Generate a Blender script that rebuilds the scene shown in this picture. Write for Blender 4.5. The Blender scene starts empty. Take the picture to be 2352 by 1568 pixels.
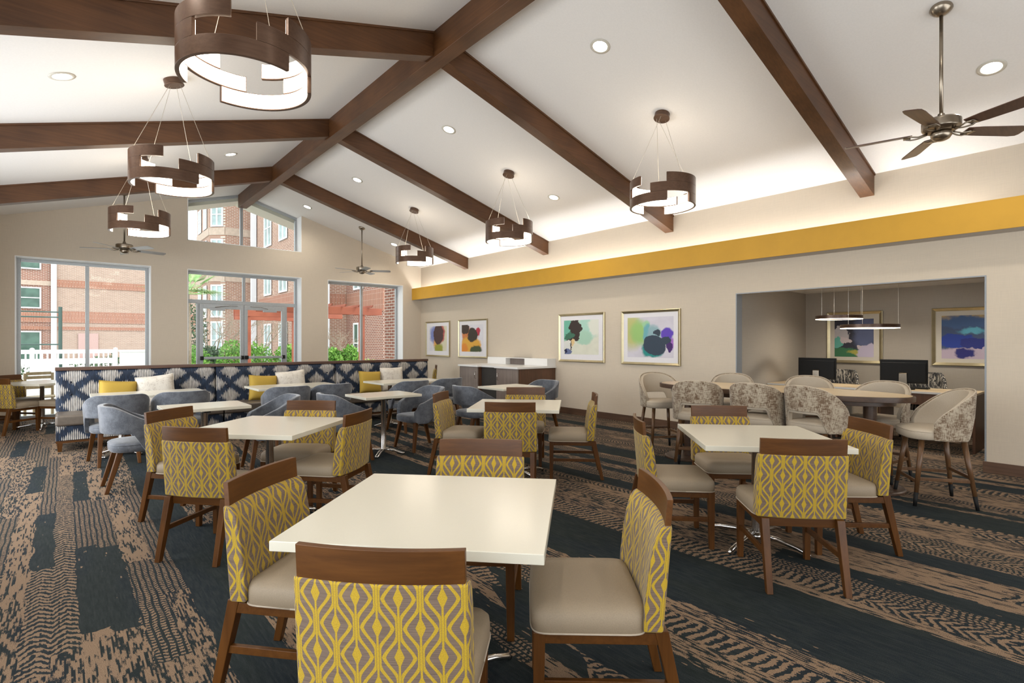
import bpy, bmesh, math, random
from mathutils import Vector, Matrix
R = math.radians
PI = math.pi
SC = bpy.context.scene
COL = SC.collection
random.seed(7)

# ------------------------------------------------------------------ camera, world, exposure
TH = math.atan(1034 / 1215.0)
cam_d = bpy.data.cameras.new('camera')
cam = bpy.data.objects.new('camera', cam_d)
COL.objects.link(cam)
cam.location = (0, 0, 1.42)
cam.rotation_euler = (R(90), 0, -TH)
cam_d.sensor_width = 36.0
cam_d.sensor_fit = 'HORIZONTAL'
cam_d.lens = 36.0 * 1215 / 2352
cam_d.shift_y = 2.0 / 2352
cam_d.clip_start = 0.05
cam_d.clip_end = 300
SC.camera = cam

SC.view_settings.view_transform = 'Standard'
SC.view_settings.look = 'None'
SC.view_settings.exposure = 0.27
SC.view_settings.gamma = 1.0
SC.view_settings.use_curve_mapping = False

W = bpy.data.worlds.new('overcast_sky')
SC.world = W
W.use_nodes = True
wn = W.node_tree.nodes
bg = wn['Background']
bg.inputs['Color'].default_value = (0.93, 0.97, 1.0, 1)
bg.inputs['Strength'].default_value = 2.05

# soft overcast sun
sun_d = bpy.data.lights.new('sun', 'SUN')
sun_d.energy = 0.9
sun_d.angle = R(25)
sun_d.color = (1.0, 0.96, 0.9)
sun = bpy.data.objects.new('sun', sun_d)
COL.objects.link(sun)
sun.rotation_euler = (R(48), 0, R(25))


def area(name, loc, rot, sx, sy, power, color=(1, 1, 1), spread=180):
    d = bpy.data.lights.new(name, 'AREA')
    d.shape = 'RECTANGLE'
    d.size = sx
    d.size_y = sy
    d.energy = power
    d.color = color
    d.spread = R(spread)
    o = bpy.data.objects.new(name, d)
    COL.objects.link(o)
    o.location = loc
    o.rotation_euler = rot
    return o


# area lights added as fill, set in invented windows behind the camera and left
area('fill_front', (3.2, -3.02, 1.6), (R(90), 0, 0), 7.4, 2.6, 45, (1.0, 0.97, 0.92))
area('fill_left', (-1.38, 0.6, 1.6), (R(90), 0, R(-90)), 4.6, 2.4, 55, (0.86, 0.93, 1.0))
area('fill_left_far', (-1.38, 7.5, 1.6), (R(90), 0, R(-90)), 5.0, 2.4, 150, (0.9, 0.95, 1.0))

# room dimensions (metres)
XL, XR, YF, YB = -1.42, 7.70, -3.1, 13.0
ZE = 3.515           # eaves
SL = 0.288           # roof slope
XRG = 3.165          # ridge
ZR = ZE + SL * (XR - XRG)


def roof_z(x):
    return ZR - SL * abs(x - XRG)


# ------------------------------------------------------------------ node mini language
class V:
    def __init__(s, nt, sock):
        s.nt = nt
        s.k = sock

    def _m(s, op, *o, clamp=False):
        n = s.nt.nodes.new('ShaderNodeMath')
        n.operation = op
        n.use_clamp = clamp
        for i, a in enumerate((s,) + o):
            if isinstance(a, V):
                s.nt.links.new(a.k, n.inputs[i])
            else:
                n.inputs[i].default_value = a
        return V(s.nt, n.outputs[0])

    def __add__(s, o): return s._m('ADD', o)
    __radd__ = __add__
    def __sub__(s, o): return s._m('SUBTRACT', o)
    def __rsub__(s, o): return (s * -1.0) + o
    def __mul__(s, o): return s._m('MULTIPLY', o)
    __rmul__ = __mul__
    def __truediv__(s, o): return s._m('DIVIDE', o)
    def __pow__(s, o): return s._m('POWER', o)
    def __lt__(s, o): return s._m('LESS_THAN', o)
    def __gt__(s, o): return s._m('GREATER_THAN', o)
    def floor(s): return s._m('FLOOR')
    def fract(s): return s._m('FRACT')
    def abs(s): return s._m('ABSOLUTE')
    def cos(s): return s._m('COSINE')
    def sin(s): return s._m('SINE')
    def max(s, o): return s._m('MAXIMUM', o)
    def min(s, o): return s._m('MINIMUM', o)

    def step(s, a, b):
        n = s.nt.nodes.new('ShaderNodeMapRange')
        n.interpolation_type = 'SMOOTHSTEP'
        n.inputs['From Min'].default_value = a
        n.inputs['From Max'].default_value = b
        s.nt.links.new(s.k, n.inputs['Value'])
        return V(s.nt, n.outputs[0])


class Mat:
    """A procedural material: coordinates, noises and colour mixes as short calls."""
    def __init__(s, name, color=(0.8, 0.8, 0.8), rough=0.5, metal=0.0, **kw):
        s.m = bpy.data.materials.new(name)
        s.m.use_nodes = True
        s.nt = s.m.node_tree
        s.b = s.nt.nodes['Principled BSDF']
        s.b.inputs['Base Color'].default_value = (*color, 1)
        s.b.inputs['Roughness'].default_value = rough
        s.b.inputs['Metallic'].default_value = metal
        for k, v in kw.items():
            s.b.inputs[k.replace('_', ' ')].default_value = v
        s._tc = None

    def tc(s, kind='Object'):
        if s._tc is None:
            s._tc = s.nt.nodes.new('ShaderNodeTexCoord')
        return s._tc.outputs[kind]

    def xyz(s, kind='Object'):
        n = s.nt.nodes.new('ShaderNodeSeparateXYZ')
        s.nt.links.new(s.tc(kind), n.inputs[0])
        return [V(s.nt, n.outputs[i]) for i in range(3)]

    def vec(s, x, y, z=0.0):
        n = s.nt.nodes.new('ShaderNodeCombineXYZ')
        for i, a in enumerate((x, y, z)):
            if isinstance(a, V):
                s.nt.links.new(a.k, n.inputs[i])
            else:
                n.inputs[i].default_value = a
        return n.outputs[0]

    def noise(s, x, y, z=0.0, scale=1.0, detail=2.0, rough=0.5):
        n = s.nt.nodes.new('ShaderNodeTexNoise')
        n.inputs['Scale'].default_value = scale
        n.inputs['Detail'].default_value = detail
        n.inputs['Roughness'].default_value = rough
        s.nt.links.new(s.vec(x, y, z), n.inputs['Vector'])
        return V(s.nt, n.outputs[0])

    def white(s, x, y=0.0, z=0.0):
        n = s.nt.nodes.new('ShaderNodeTexWhiteNoise')
        n.noise_dimensions = '3D'
        s.nt.links.new(s.vec(x, y, z), n.inputs['Vector'])
        return V(s.nt, n.outputs['Value'])

    def mix(s, f, a, b):
        n = s.nt.nodes.new('ShaderNodeMix')
        n.data_type = 'RGBA'
        if isinstance(f, V):
            s.nt.links.new(f.k, n.inputs[0])
        else:
            n.inputs[0].default_value = f
        for i, c in ((6, a), (7, b)):
            if isinstance(c, tuple):
                n.inputs[i].default_value = (*c[:3], 1)
            else:
                s.nt.links.new(c, n.inputs[i])
        return n.outputs[2]

    def color(s, c):
        s.nt.links.new(c, s.b.inputs['Base Color'])
        return s

    def rough(s, v):
        s.nt.links.new(v.k, s.b.inputs['Roughness'])
        return s

    def bump(s, v, strength=0.3, dist=0.002):
        n = s.nt.nodes.new('ShaderNodeBump')
        n.inputs['Strength'].default_value = strength
        n.inputs['Distance'].default_value = dist
        s.nt.links.new(v.k, n.inputs['Height'])
        s.nt.links.new(n.outputs[0], s.b.inputs['Normal'])
        return s


M = {}


def wood(name, dark, light, axis=0, rough=0.35, scale=1.0, **kw):
    m = Mat(name, light, rough, **kw)
    c = m.xyz()
    st = [48.0, 48.0, 48.0]
    st[axis] = 2.2
    n1 = m.noise(c[0] * (st[0] * scale), c[1] * (st[1] * scale), c[2] * (st[2] * scale), 1.0, 5, 0.62)
    n2 = m.noise(c[0], c[1], c[2], 2.3, 2)
    f = (n1 * 0.5 + n2 * 0.5).step(0.30, 0.70)
    m.color(m.mix(f, dark, light))
    m.bump(n1, 0.12, 0.001)
    M[name] = m.m
    return m


def plain(name, col, rough=0.5, metal=0.0, var=0.06, scale=40.0, bump=0.0, **kw):
    m = Mat(name, col, rough, metal, **kw)
    c = m.xyz()
    n = m.noise(c[0], c[1], c[2], scale, 3, 0.6)
    a = tuple(v * (1 - var) for v in col)
    b = tuple(min(1, v * (1 + var)) for v in col)
    m.color(m.mix(n.step(0.3, 0.7), a, b))
    if bump:
        m.bump(n, bump, 0.002)
    M[name] = m.m
    return m


# woods
wood('beam_wood_y', (0.060, 0.022, 0.006), (0.125, 0.051, 0.017), 1, 0.42)
wood('beam_wood_x', (0.060, 0.022, 0.006), (0.125, 0.051, 0.017), 0, 0.42)
wood('chair_wood', (0.062, 0.021, 0.003), (0.120, 0.044, 0.008), 0, 0.38, Specular_IOR_Level=0.35)
wood('chair_wood_z', (0.062, 0.021, 0.003), (0.120, 0.044, 0.008), 2, 0.38, Specular_IOR_Level=0.35)
wood('stool_wood_z', (0.085, 0.040, 0.016), (0.17, 0.085, 0.036), 2, 0.33)
wood('dark_edge_wood', (0.045, 0.024, 0.015), (0.10, 0.055, 0.033), 1, 0.35)
wood('cap_wood', (0.055, 0.024, 0.014), (0.105, 0.05, 0.03), 0, 0.38)
wood('base_wood_y', (0.07, 0.035, 0.02), (0.14, 0.075, 0.042), 1, 0.45)
wood('base_wood_x', (0.07, 0.035, 0.02), (0.14, 0.075, 0.042), 0, 0.45)
wood('cabinet_grey_wood', (0.17, 0.13, 0.11), (0.27, 0.22, 0.19), 2, 0.45)
wood('cabinet_brown_wood', (0.07, 0.032, 0.016), (0.15, 0.07, 0.036), 2, 0.42)
wood('light_desk_wood', (0.36, 0.24, 0.13), (0.50, 0.36, 0.22), 1, 0.4)
wood('maple_top', (0.56, 0.42, 0.25), (0.66, 0.51, 0.32), 1, 0.3)
wood('pendant_bronze', (0.075, 0.038, 0.022), (0.13, 0.072, 0.044), 0, 0.32, Metallic=0.35)
wood('fan_blade_wood', (0.055, 0.026, 0.016), (0.12, 0.06, 0.038), 0, 0.35)
wood('pergola_wood', (0.33, 0.085, 0.045), (0.45, 0.13, 0.07), 0, 0.6)
wood('patio_wood', (0.33, 0.25, 0.15), (0.48, 0.38, 0.24), 2, 0.6)
# plain paints and metals
plain('ceiling_paint', (0.83, 0.80, 0.765), 0.9, var=0.015, scale=60, bump=0.08)
plain('yellow_paint', (0.60, 0.325, 0.026), 0.6, var=0.03, scale=3)
plain('sky_lit_reveal', (0.86, 0.86, 0.86), 0.6, var=0.01)  # wall returns whitened to carry the light of the sky
plain('soffit_paint', (0.52, 0.48, 0.43), 0.8, var=0.03)
plain('aluminium', (0.42, 0.44, 0.45), 0.42, 0.6, var=0.04)
plain('corner_guard', (0.30, 0.32, 0.34), 0.5, 0.2, var=0.03)
plain('chrome', (0.66, 0.63, 0.60), 0.2, 1.0, var=0.03, scale=8)
plain('satin_nickel', (0.33, 0.28, 0.22), 0.3, 1.0, var=0.08, scale=10)
plain('brass_frame', (0.50, 0.43, 0.27), 0.3, 0.85, var=0.06, scale=6)
plain('black_plastic', (0.010, 0.010, 0.010), 0.6, var=0.05, Specular_IOR_Level=0.25)
plain('bay_shade', (0.03, 0.026, 0.022), 0.7, var=0.1)  # stands for the shade inside the cabinet bay
plain('quartz_top', (0.66, 0.625, 0.52), 0.2, var=0.012, scale=300)
plain('white_quartz', (0.80, 0.79, 0.77), 0.3, var=0.015, scale=200)
plain('leather_taupe', (0.125, 0.10, 0.078), 0.38, var=0.08, scale=25, bump=0.15)
plain('seat_taupe', (0.28, 0.218, 0.148), 0.62, var=0.07, scale=260, bump=0.15)
plain('stool_beige', (0.46, 0.39, 0.30), 0.65, var=0.06, scale=240, bump=0.12)
plain('pillow_yellow', (0.42, 0.275, 0.04), 0.85, var=0.10, scale=320, bump=0.2)
plain('white_vinyl', (0.9, 0.9, 0.9), 0.4, var=0.02)
plain('white_downspout', (0.8, 0.82, 0.86), 0.4, var=0.03)
plain('limestone', (0.52, 0.41, 0.33), 0.85, var=0.08, scale=6)
plain('pink_door', (0.52, 0.34, 0.31), 0.6, var=0.03)
plain('roof_trim', (0.62, 0.64, 0.66), 0.5, var=0.03)
plain('green_metal', (0.045, 0.09, 0.075), 0.4, var=0.05)
plain('concrete', (0.56, 0.54, 0.51), 0.9, var=0.06, scale=2)
plain('bark', (0.34, 0.27, 0.20), 0.85, var=0.2, scale=20)
plain('stone_planter', (0.26, 0.26, 0.25), 0.8, var=0.1, scale=9)
plain('cable_steel', (0.55, 0.50, 0.42), 0.35, 0.8, var=0.02)
plain('mat_board', (0.78, 0.76, 0.78), 0.8, var=0.01)
plain('mat_board_warm', (0.60, 0.55, 0.46), 0.8, var=0.01)
plain('seat_welt', (0.42, 0.35, 0.27), 0.6, var=0.02)
plain('trim_cream', (0.62, 0.58, 0.5), 0.4, var=0.01)

# walls: fine woven wallcovering
def weave(name, col, var=0.03):
    m = Mat(name, col, 0.85)
    c = m.xyz()
    n1 = m.noise(c[0] * 6, c[1] * 6, c[2] * 320, 1, 2)
    n2 = m.noise(c[0] * 320, c[1] * 320, c[2] * 6, 1, 2)
    f = (n1 + n2) * 0.5
    a = tuple(v * (1 - var) for v in col)
    b = tuple(v * (1 + var) for v in col)
    m.color(m.mix(f.step(0.4, 0.6), a, b))
    m.bump(f, 0.1, 0.001)
    M[name] = m.m
weave('wall_beige', (0.62, 0.535, 0.425))
weave('wall_upper', (0.60, 0.545, 0.47))
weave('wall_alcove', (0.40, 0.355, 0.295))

# brushed velvet
m = Mat('velvet_blue', (0.13, 0.15, 0.185), 0.75, Sheen_Weight=0.4, Sheen_Roughness=0.4)
c = m.xyz()
n = m.noise(c[0], c[1], c[2], 9, 5, 0.65)
n2 = m.noise(c[0], c[1], c[2], 120, 2, 0.5)
m.color(m.mix((n * 0.75 + n2 * 0.25).step(0.35, 0.68), (0.060, 0.066, 0.080), (0.145, 0.155, 0.178)))
m.bump(n2, 0.1, 0.001)
M['velvet_blue'] = m.m

# distressed chenille for stools and cream pillows
def chenille(name, dark, light, thr, uvkind='Object', s=1.0):
    m = Mat(name, light, 0.85, Sheen_Weight=0.2)
    c = m.xyz(uvkind)
    a = m.noise(c[0] * 26, c[1] * 26, c[2] * 260, s, 3, 0.6)
    b = m.noise(c[0] * 260, c[1] * 260, c[2] * 26, s, 3, 0.6)
    p = m.noise(c[0], c[1], c[2], 13 * s, 3, 0.6)
    f = a * 0.40 + b * 0.40 + p * 0.30
    f = f.step(thr - 0.05, thr + 0.05)
    m.color(m.mix(f, dark, light))
    m.bump(f, 0.25, 0.002)
    M[name] = m.m
chenille('stool_chenille', (0.135, 0.080, 0.042), (0.44, 0.37, 0.275), 0.54)
chenille('pillow_cream', (0.40, 0.34, 0.28), (0.66, 0.61, 0.53), 0.50)

# black and cream brush stripes of the task chairs
m = Mat('stripe_fabric', (0.1, 0.1, 0.1), 0.8)
c = m.xyz()
w = m.noise(c[0], c[1], c[2], 6, 2)
f = m.noise(c[0] * 75 + w * 6, c[1] * 75 + w * 6, c[2] * 6 + w * 3, 1, 3, 0.6).step(0.5, 0.56)
m.color(m.mix(f, (0.02, 0.02, 0.022), (0.42, 0.38, 0.32)))
M['stripe_fabric'] = m.m

# ogee velvet pattern of the dining chairs, in metres of the UV map
m = Mat('ogee_fabric', (0.4, 0.3, 0.1), 0.8, Sheen_Weight=0.15)
u, v, _ = m.xyz('UV')
PX, PY = 0.118, 0.165
yel = None
seam = None
for ph, off in ((0.0, 0.0), (0.5, 0.5)):
    x = (((u / PX + (0.5 + off)).fract()) - 0.5).abs() * PX
    t = ((v / PY + ph).fract()) - 0.5
    g = (((t + 0.03).abs() * (-1 / 0.37) + 1.0).max(0.0)) ** 1.05
    g = g.step(-0.12, 1.12)
    g = (g - 0.02).max(0.0)
    bw = g * 0.041 + 0.0092
    band = (x < bw) * (x > (bw - 0.0112))
    leaf_w = (((t + 0.015).abs() * (-1 / 0.185) + 1.0).max(0.0) ** 0.9) * 0.0140
    leaf = x < leaf_w.max(0.0030)
    s_ = band.max(leaf)
    ln = ((x - 0.0042).abs() < 0.0007) * (g < 0.25)
    yel = s_ if yel is None else yel.max(s_)
    seam = ln if seam is None else seam.max(ln)
rib = m.noise(u * 8, v * 420, 0.0, 1, 2)
fuzz = m.noise(u, v, 0.0, 420, 2)
taupe = m.mix(rib.step(0.4, 0.6), (0.125, 0.083, 0.058), (0.18, 0.124, 0.088))
yc = m.mix(fuzz.step(0.35, 0.65), (0.36, 0.225, 0.006), (0.50, 0.335, 0.012))
yc = m.mix(seam * 0.75, yc, (0.15, 0.10, 0.04))
m.color(m.mix(yel, taupe, yc))
m.bump(yel + fuzz * 0.2, 0.5, 0.0025)
M['ogee_fabric'] = m.m

# ikat stripes of the banquette, in metres of the UV map
m = Mat('ikat_fabric', (0.2, 0.2, 0.3), 0.8)
u, v, _ = m.xyz('UV')
st = (u / 0.0198)
idx = st.floor()
jit = m.white(idx, 3.0, 0.0) - 0.5
def tri(t_):
    return ((t_.fract() - 0.5).abs() * 4.0) - 1.0
vv = v + jit * 0.035
q = tri(u / 0.40) * 0.85 + tri(vv / 0.40 + 0.1)
q = q + (m.noise(u * 60, v * 18, 0.0, 1, 2) - 0.5) * 0.5
cream_w = q.abs().step(0.25, 0.95)
line = (st.fract() - 0.5).abs() < (cream_w * 0.38 - 0.06)
cc = m.mix(m.noise(u * 50, v * 12, 0.0, 1, 2).step(0.35, 0.65), (0.42, 0.38, 0.33), (0.62, 0.58, 0.52))
navy = m.mix(m.noise(u * 40, v * 8, 0.0, 1, 2).step(0.4, 0.65), (0.006, 0.013, 0.030), (0.012, 0.027, 0.058))
col = m.mix(line, navy, cc)
col = m.mix((st.fract() - 0.5).abs() > 0.44, col, (0.01, 0.014, 0.03))
m.color(col)
m.bump(line, 0.3, 0.002)
M['ikat_fabric'] = m.m

# broadloom carpet: long ragged bands running down the room
m = Mat('carpet', (0.1, 0.1, 0.1), 0.95, Sheen_Weight=0.0)
x, y, _ = m.xyz()
rag = (m.noise(x * 6, y * 4, 0.0, 1, 3, 0.6) - 0.5) * 0.09 + (m.noise(x * 50, y * 30, 0.0, 1, 2) - 0.5) * 0.022
xs = x + (y * 0.35).sin() * 0.05 + rag + (x * 4.3).sin() * 0.05
WC = 0.135
cidx = (xs / WC).floor()
cx_ = (xs / WC).fract() - 0.5
r1 = m.white(cidx, 1.0)
ys = y + (m.noise(x * 9, y * 2, 4.0, 1, 2) - 0.5) * 0.10
long_ = x.step(1.6, 2.6)                      # the bands run longer on the right side of the room
seg = (ys / (long_ * 1.7 + 1.4) + r1 * 7.0).floor()
r2 = m.white(cidx, seg, 2.0)
r3 = m.white(cidx, seg, 5.0)
row = (x / 0.0075).floor()
xq = (row + 0.5) * 0.0075
streak = m.noise(row * 5.37, y * 7.5, 0.0, 1, 2, 0.6) * 0.75 + m.noise(x * 30, y * 10, 7.0, 1, 2) * 0.25
streak2 = m.noise(row * 3.11, y * 5, 2.0, 1, 2, 0.6) * 0.55 + m.noise(x * 28, y * 5, 5.0, 1, 3) * 0.45
grain = m.noise(x * 300, y * 300, 0.0, 1, 2)
rowm = (m.noise(row * 4.7, y * 6, 1.0, 1, 1) - 0.5)
slant = cx_.abs() * ((r3 > 0.45) * 2.4) + cx_ * ((r3 < 0.45) * 0.7)
chev = (ys * 19.0 + slant * 1.0 + rowm * 0.5).fract()
tick = ((chev - 0.5).abs() * 2.0 + (m.noise(x * 60, y * 40, 3.0, 1, 2) - 0.5) * 0.9 + rowm * 1.3) > 0.50
dash = (((y * 34.0 + m.noise(x * 25, y * 3, 8.0, 1, 1) * 2.5).fract() - 0.5).abs() * 2.0 + (m.noise(x * 90, y * 45, 6.0, 1, 2) - 0.5) * 1.6 + rowm) > 0.45
cols = (((x / 0.030 + m.noise(x * 8, y * 4, 3.0, 1, 1) * 0.8).fract() - 0.5).abs() * 2.0 + rowm * 0.8) < 0.66
f_str = (streak + (grain - 0.5) * 0.2) > 0.50
f_tan = (streak2 * 0.6 + streak * 0.4 + (grain - 0.5) * 0.12) > 0.47
f_dark = (streak2 * 0.5 + streak * 0.5) > 0.60
fac = f_dark
fac = fac + (f_str - fac) * (r2 > 0.14)
fac = fac + (tick - fac) * (r2 > 0.38)
fac = fac + (dash * cols - fac) * (r2 > 0.64)
fac = fac + (f_tan - fac) * (r2 > 0.80)
xr = x + rag * 0.5 + (y * 0.35).sin() * 0.05
band_d = ((xr - 2.98).abs() < 0.25).max((xr - 5.55).abs() < 0.2).max((xr - 4.32).abs() < 0.11).max((xr - 0.72).abs() < 0.12).max((xr - 6.95).abs() < 0.13)
fac = fac * (1.0 - band_d)
tanc = m.mix(grain.step(0.35, 0.65), (0.145, 0.095, 0.060), (0.27, 0.185, 0.122))
darkc = m.mix(m.noise(x * 3, y * 0.8, 9.0, 1, 2).step(0.42, 0.6), (0.009, 0.014, 0.019), (0.012, 0.017, 0.017))
darkc = m.mix((streak * 0.5 + grain * 0.5).step(0.40, 0.65), darkc, (0.028, 0.034, 0.034))
m.color(m.mix(fac, darkc, tanc))
m.bump(grain, 0.3, 0.002)
m.b.inputs['Specular IOR Level'].default_value = 0.15
M['carpet'] = m.m

# bricks
def brick(name, c1, c2, mortar, rot=False, sx=1.0, sy=1.0):
    m = Mat(name, c1, 0.9)
    X, Y, Z = m.xyz()
    n = m.nt.nodes.new('ShaderNodeTexBrick')
    h = (X + Y)
    m.nt.links.new(m.vec(Z, h) if rot else m.vec(h, Z), n.inputs['Vector'])
    n.inputs['Color1'].default_value = (*c1, 1)
    n.inputs['Color2'].default_value = (*c2, 1)
    n.inputs['Mortar'].default_value = (*mortar, 1)
    n.inputs['Scale'].default_value = 1.0
    n.inputs['Mortar Size'].default_value = 0.010
    n.inputs['Brick Width'].default_value = 0.27 * sx
    n.inputs['Row Height'].default_value = 0.085 * sy
    m.color(n.outputs[0])
    M[name] = m.m
brick('brick_red', (0.33, 0.13, 0.085), (0.25, 0.095, 0.065), (0.60, 0.55, 0.48))
brick('brick_orange', (0.40, 0.21, 0.14), (0.31, 0.15, 0.10), (0.62, 0.57, 0.5))
brick('brick_pale', (0.44, 0.30, 0.235), (0.37, 0.25, 0.195), (0.56, 0.47, 0.40))
brick('brick_soldier', (0.36, 0.14, 0.085), (0.30, 0.115, 0.07), (0.55, 0.42, 0.34), rot=True, sx=2.2)

# foliage
def leafmat(name, a, b):
    m = Mat(name, a, 0.6)
    c = m.xyz()
    n = m.noise(c[0], c[1], c[2], 5, 3)
    m.color(m.mix(n.step(0.35, 0.65), a, b))
    m.b.inputs['Subsurface Weight'].default_value = 0.0
    M[name] = m.m
leafmat('leaf_bright', (0.10, 0.28, 0.03), (0.26, 0.48, 0.09))
leafmat('leaf_lime', (0.30, 0.48, 0.10), (0.44, 0.58, 0.18))
leafmat('leaf_dark', (0.03, 0.075, 0.03), (0.08, 0.15, 0.06))
leafmat('palm_leaf', (0.22, 0.40, 0.12), (0.42, 0.55, 0.25))

# emitters and glass
def emit(name, col, strength):
    m = Mat(name, col, 0.5)
    m.b.inputs['Emission Color'].default_value = (*col, 1)
    m.b.inputs['Emission Strength'].default_value = strength
    c = m.xyz()
    n = m.noise(c[0], c[1], c[2], 3, 1)
    m.color(m.mix(n, col, tuple(x * 0.97 for x in col)))
    M[name] = m.m
emit('pendant_diffuser', (1.0, 0.90, 0.76), 7.0)
emit('downlight_lens', (1.0, 0.95, 0.86), 14.0)
emit('cove_led', (0.96, 0.98, 1.0), 26.0)
emit('alcove_led', (1.0, 0.85, 0.62), 6.0)


def glass(name, tint, gl=0.08, trans=1.0):
    m = bpy.data.materials.new(name)
    m.use_nodes = True
    nt = m.node_tree
    nt.nodes.clear()
    out = nt.nodes.new('ShaderNodeOutputMaterial')
    t = nt.nodes.new('ShaderNodeBsdfTransparent')
    t.inputs[0].default_value = (*tint, 1)
    g = nt.nodes.new('ShaderNodeBsdfGlossy')
    g.inputs['Roughness'].default_value = 0.03
    fr = nt.nodes.new('ShaderNodeFresnel')
    fr.inputs[0].default_value = 1.35
    mx = nt.nodes.new('ShaderNodeMixShader')
    ml = nt.nodes.new('ShaderNodeMath')
    ml.operation = 'MULTIPLY'
    ml.inputs[1].default_value = 0.35
    nt.links.new(fr.outputs[0], ml.inputs[0])
    nt.links.new(ml.outputs[0], mx.inputs[0])
    nt.links.new(t.outputs[0], mx.inputs[1])
    nt.links.new(g.outputs[0], mx.inputs[2])
    nt.links.new(mx.outputs[0], out.inputs[0])
    M[name] = m
glass('clear_glass', (0.97, 0.99, 0.98))
plain('house_glass', (0.07, 0.13, 0.10), 0.1, var=0.3, scale=1.2)
plain('house_glass_pale', (0.36, 0.46, 0.46), 0.15, var=0.25, scale=1.2)


# ------------------------------------------------------------------ mesh helpers
class MB:
    """Collects shapes and links them as ONE mesh object."""
    def __init__(s):
        s.v = []
        s.f = []
        s.uv = {}

    def add(s, verts, faces, mat=None, uvs=None):
        o = len(s.v)
        for p in verts:
            p = Vector(p)
            s.v.append(tuple(mat @ p) if mat is not None else tuple(p))
        for i, f in enumerate(faces):
            if uvs is not None:
                s.uv[len(s.f)] = uvs[i]
            s.f.append(tuple(o + k for k in f))
        return s

    def box(s, x0, x1, y0, y1, z0, z1, mat=None):
        v = [(x0, y0, z0), (x1, y0, z0), (x1, y1, z0), (x0, y1, z0), (x0, y0, z1), (x1, y0, z1), (x1, y1, z1), (x0, y1, z1)]
        f = [(3, 2, 1, 0), (4, 5, 6, 7), (0, 1, 5, 4), (1, 2, 6, 5), (2, 3, 7, 6), (3, 0, 4, 7)]
        return s.add(v, f, mat)

    def prism(s, poly, a0, a1, axis='z', mat=None):
        n = len(poly)
        def P(p, a):
            return {'z': (p[0], p[1], a), 'y': (p[0], a, p[1]), 'x': (a, p[0], p[1])}[axis]
        v = [P(p, a0) for p in poly] + [P(p, a1) for p in poly]
        f = [tuple(range(n))[::-1], tuple(range(n, 2 * n))] + [(i, (i + 1) % n, n + (i + 1) % n, n + i) for i in range(n)]
        return s.add(v, f, mat)

    def hexa(s, b, t):
        """four bottom points, four top points"""
        return s.add(list(b) + list(t), [(3, 2, 1, 0), (4, 5, 6, 7), (0, 1, 5, 4), (1, 2, 6, 5), (2, 3, 7, 6), (3, 0, 4, 7)])

    def tube(s, pts, r, n=10, cap=True):
        pts = [Vector(p) for p in pts]
        rs = r if isinstance(r, (list, tuple)) else [r] * len(pts)
        rings = []
        up = Vector((0, 0, 1))
        prev = None
        for i, p in enumerate(pts):
            d = (pts[min(i + 1, len(pts) - 1)] - pts[max(i - 1, 0)]).normalized()
            if prev is None:
                a = d.cross(up)
                if a.length < 1e-3:
                    a = d.cross(Vector((1, 0, 0)))
                a.normalize()
            else:
                a = (prev - d * prev.dot(d)).normalized()
            prev = a
            b = d.cross(a)
            rings.append([p + (a * math.cos(2 * PI * k / n) + b * math.sin(2 * PI * k / n)) * rs[i] for k in range(n)])
        v = [q for rg in rings for q in rg]
        f = []
        for i in range(len(rings) - 1):
            for k in range(n):
                f.append((i * n + k, i * n + (k + 1) % n, (i + 1) * n + (k + 1) % n, (i + 1) * n + k))
        if cap:
            f.append(tuple(range(n))[::-1])
            f.append(tuple(range((len(rings) - 1) * n, len(rings) * n)))
        return s.add(v, f)

    def lathe(s, prof, n=32, mat=None, closed=False):
        """profile of (radius, z); open ends on the axis are closed by caps"""
        v = []
        for r, z in prof:
            for k in range(n):
                a = 2 * PI * k / n
                v.append((r * math.cos(a), r * math.sin(a), z))
        f = []
        m_ = len(prof)
        for i in range(m_ - 1 + (1 if closed else 0)):
            j = (i + 1) % m_
            for k in range(n):
                f.append((i * n + k, i * n + (k + 1) % n, j * n + (k + 1) % n, j * n + k))
        if not closed:
            f.append(tuple(range(n))[::-1])
            f.append(tuple(range((m_ - 1) * n, m_ * n)))
        return s.add(v, f, mat)

    def build(s, name, mat, parent=None, smooth=False, bevel=0.0, seg=2, sub=0, loc=None, rot=None, recalc=True):
        me = bpy.data.meshes.new(name)
        me.from_pydata(s.v, [], s.f)
        if s.uv:
            ul = me.uv_layers.new(name='UVMap')
            for i, p in enumerate(me.polygons):
                if i in s.uv:
                    for j, li in enumerate(p.loop_indices):
                        ul.data[li].uv = s.uv[i][j]
        if recalc:
            bm = bmesh.new()
            bm.from_mesh(me)
            bmesh.ops.recalc_face_normals(bm, faces=bm.faces[:])
            bm.to_mesh(me)
            bm.free()
        me.materials.append(M[mat] if isinstance(mat, str) else mat)
        if smooth:
            me.polygons.foreach_set('use_smooth', [True] * len(me.polygons))
        o = bpy.data.objects.new(name, me)
        COL.objects.link(o)
        if parent is not None:
            o.parent = parent
        if loc is not None:
            o.location = loc
        if rot is not None:
            o.rotation_euler = rot
        if bevel:
            md = o.modifiers.new('bevel', 'BEVEL')
            md.width = bevel
            md.segments = seg
            md.limit_method = 'ANGLE'
            md.angle_limit = R(40)
            md.harden_normals = False
            me.polygons.foreach_set('use_smooth', [True] * len(me.polygons))
            o.modifiers.new('wn', 'WEIGHTED_NORMAL')
        if sub:
            md = o.modifiers.new('sub', 'SUBSURF')
            md.levels = sub
            md.render_levels = sub
        return o


def tag(o, label, cat, group=None, kind=None):
    o['label'] = label
    o['category'] = cat
    if group:
        o['group'] = group
    if kind:
        o['kind'] = kind
    return o


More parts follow.
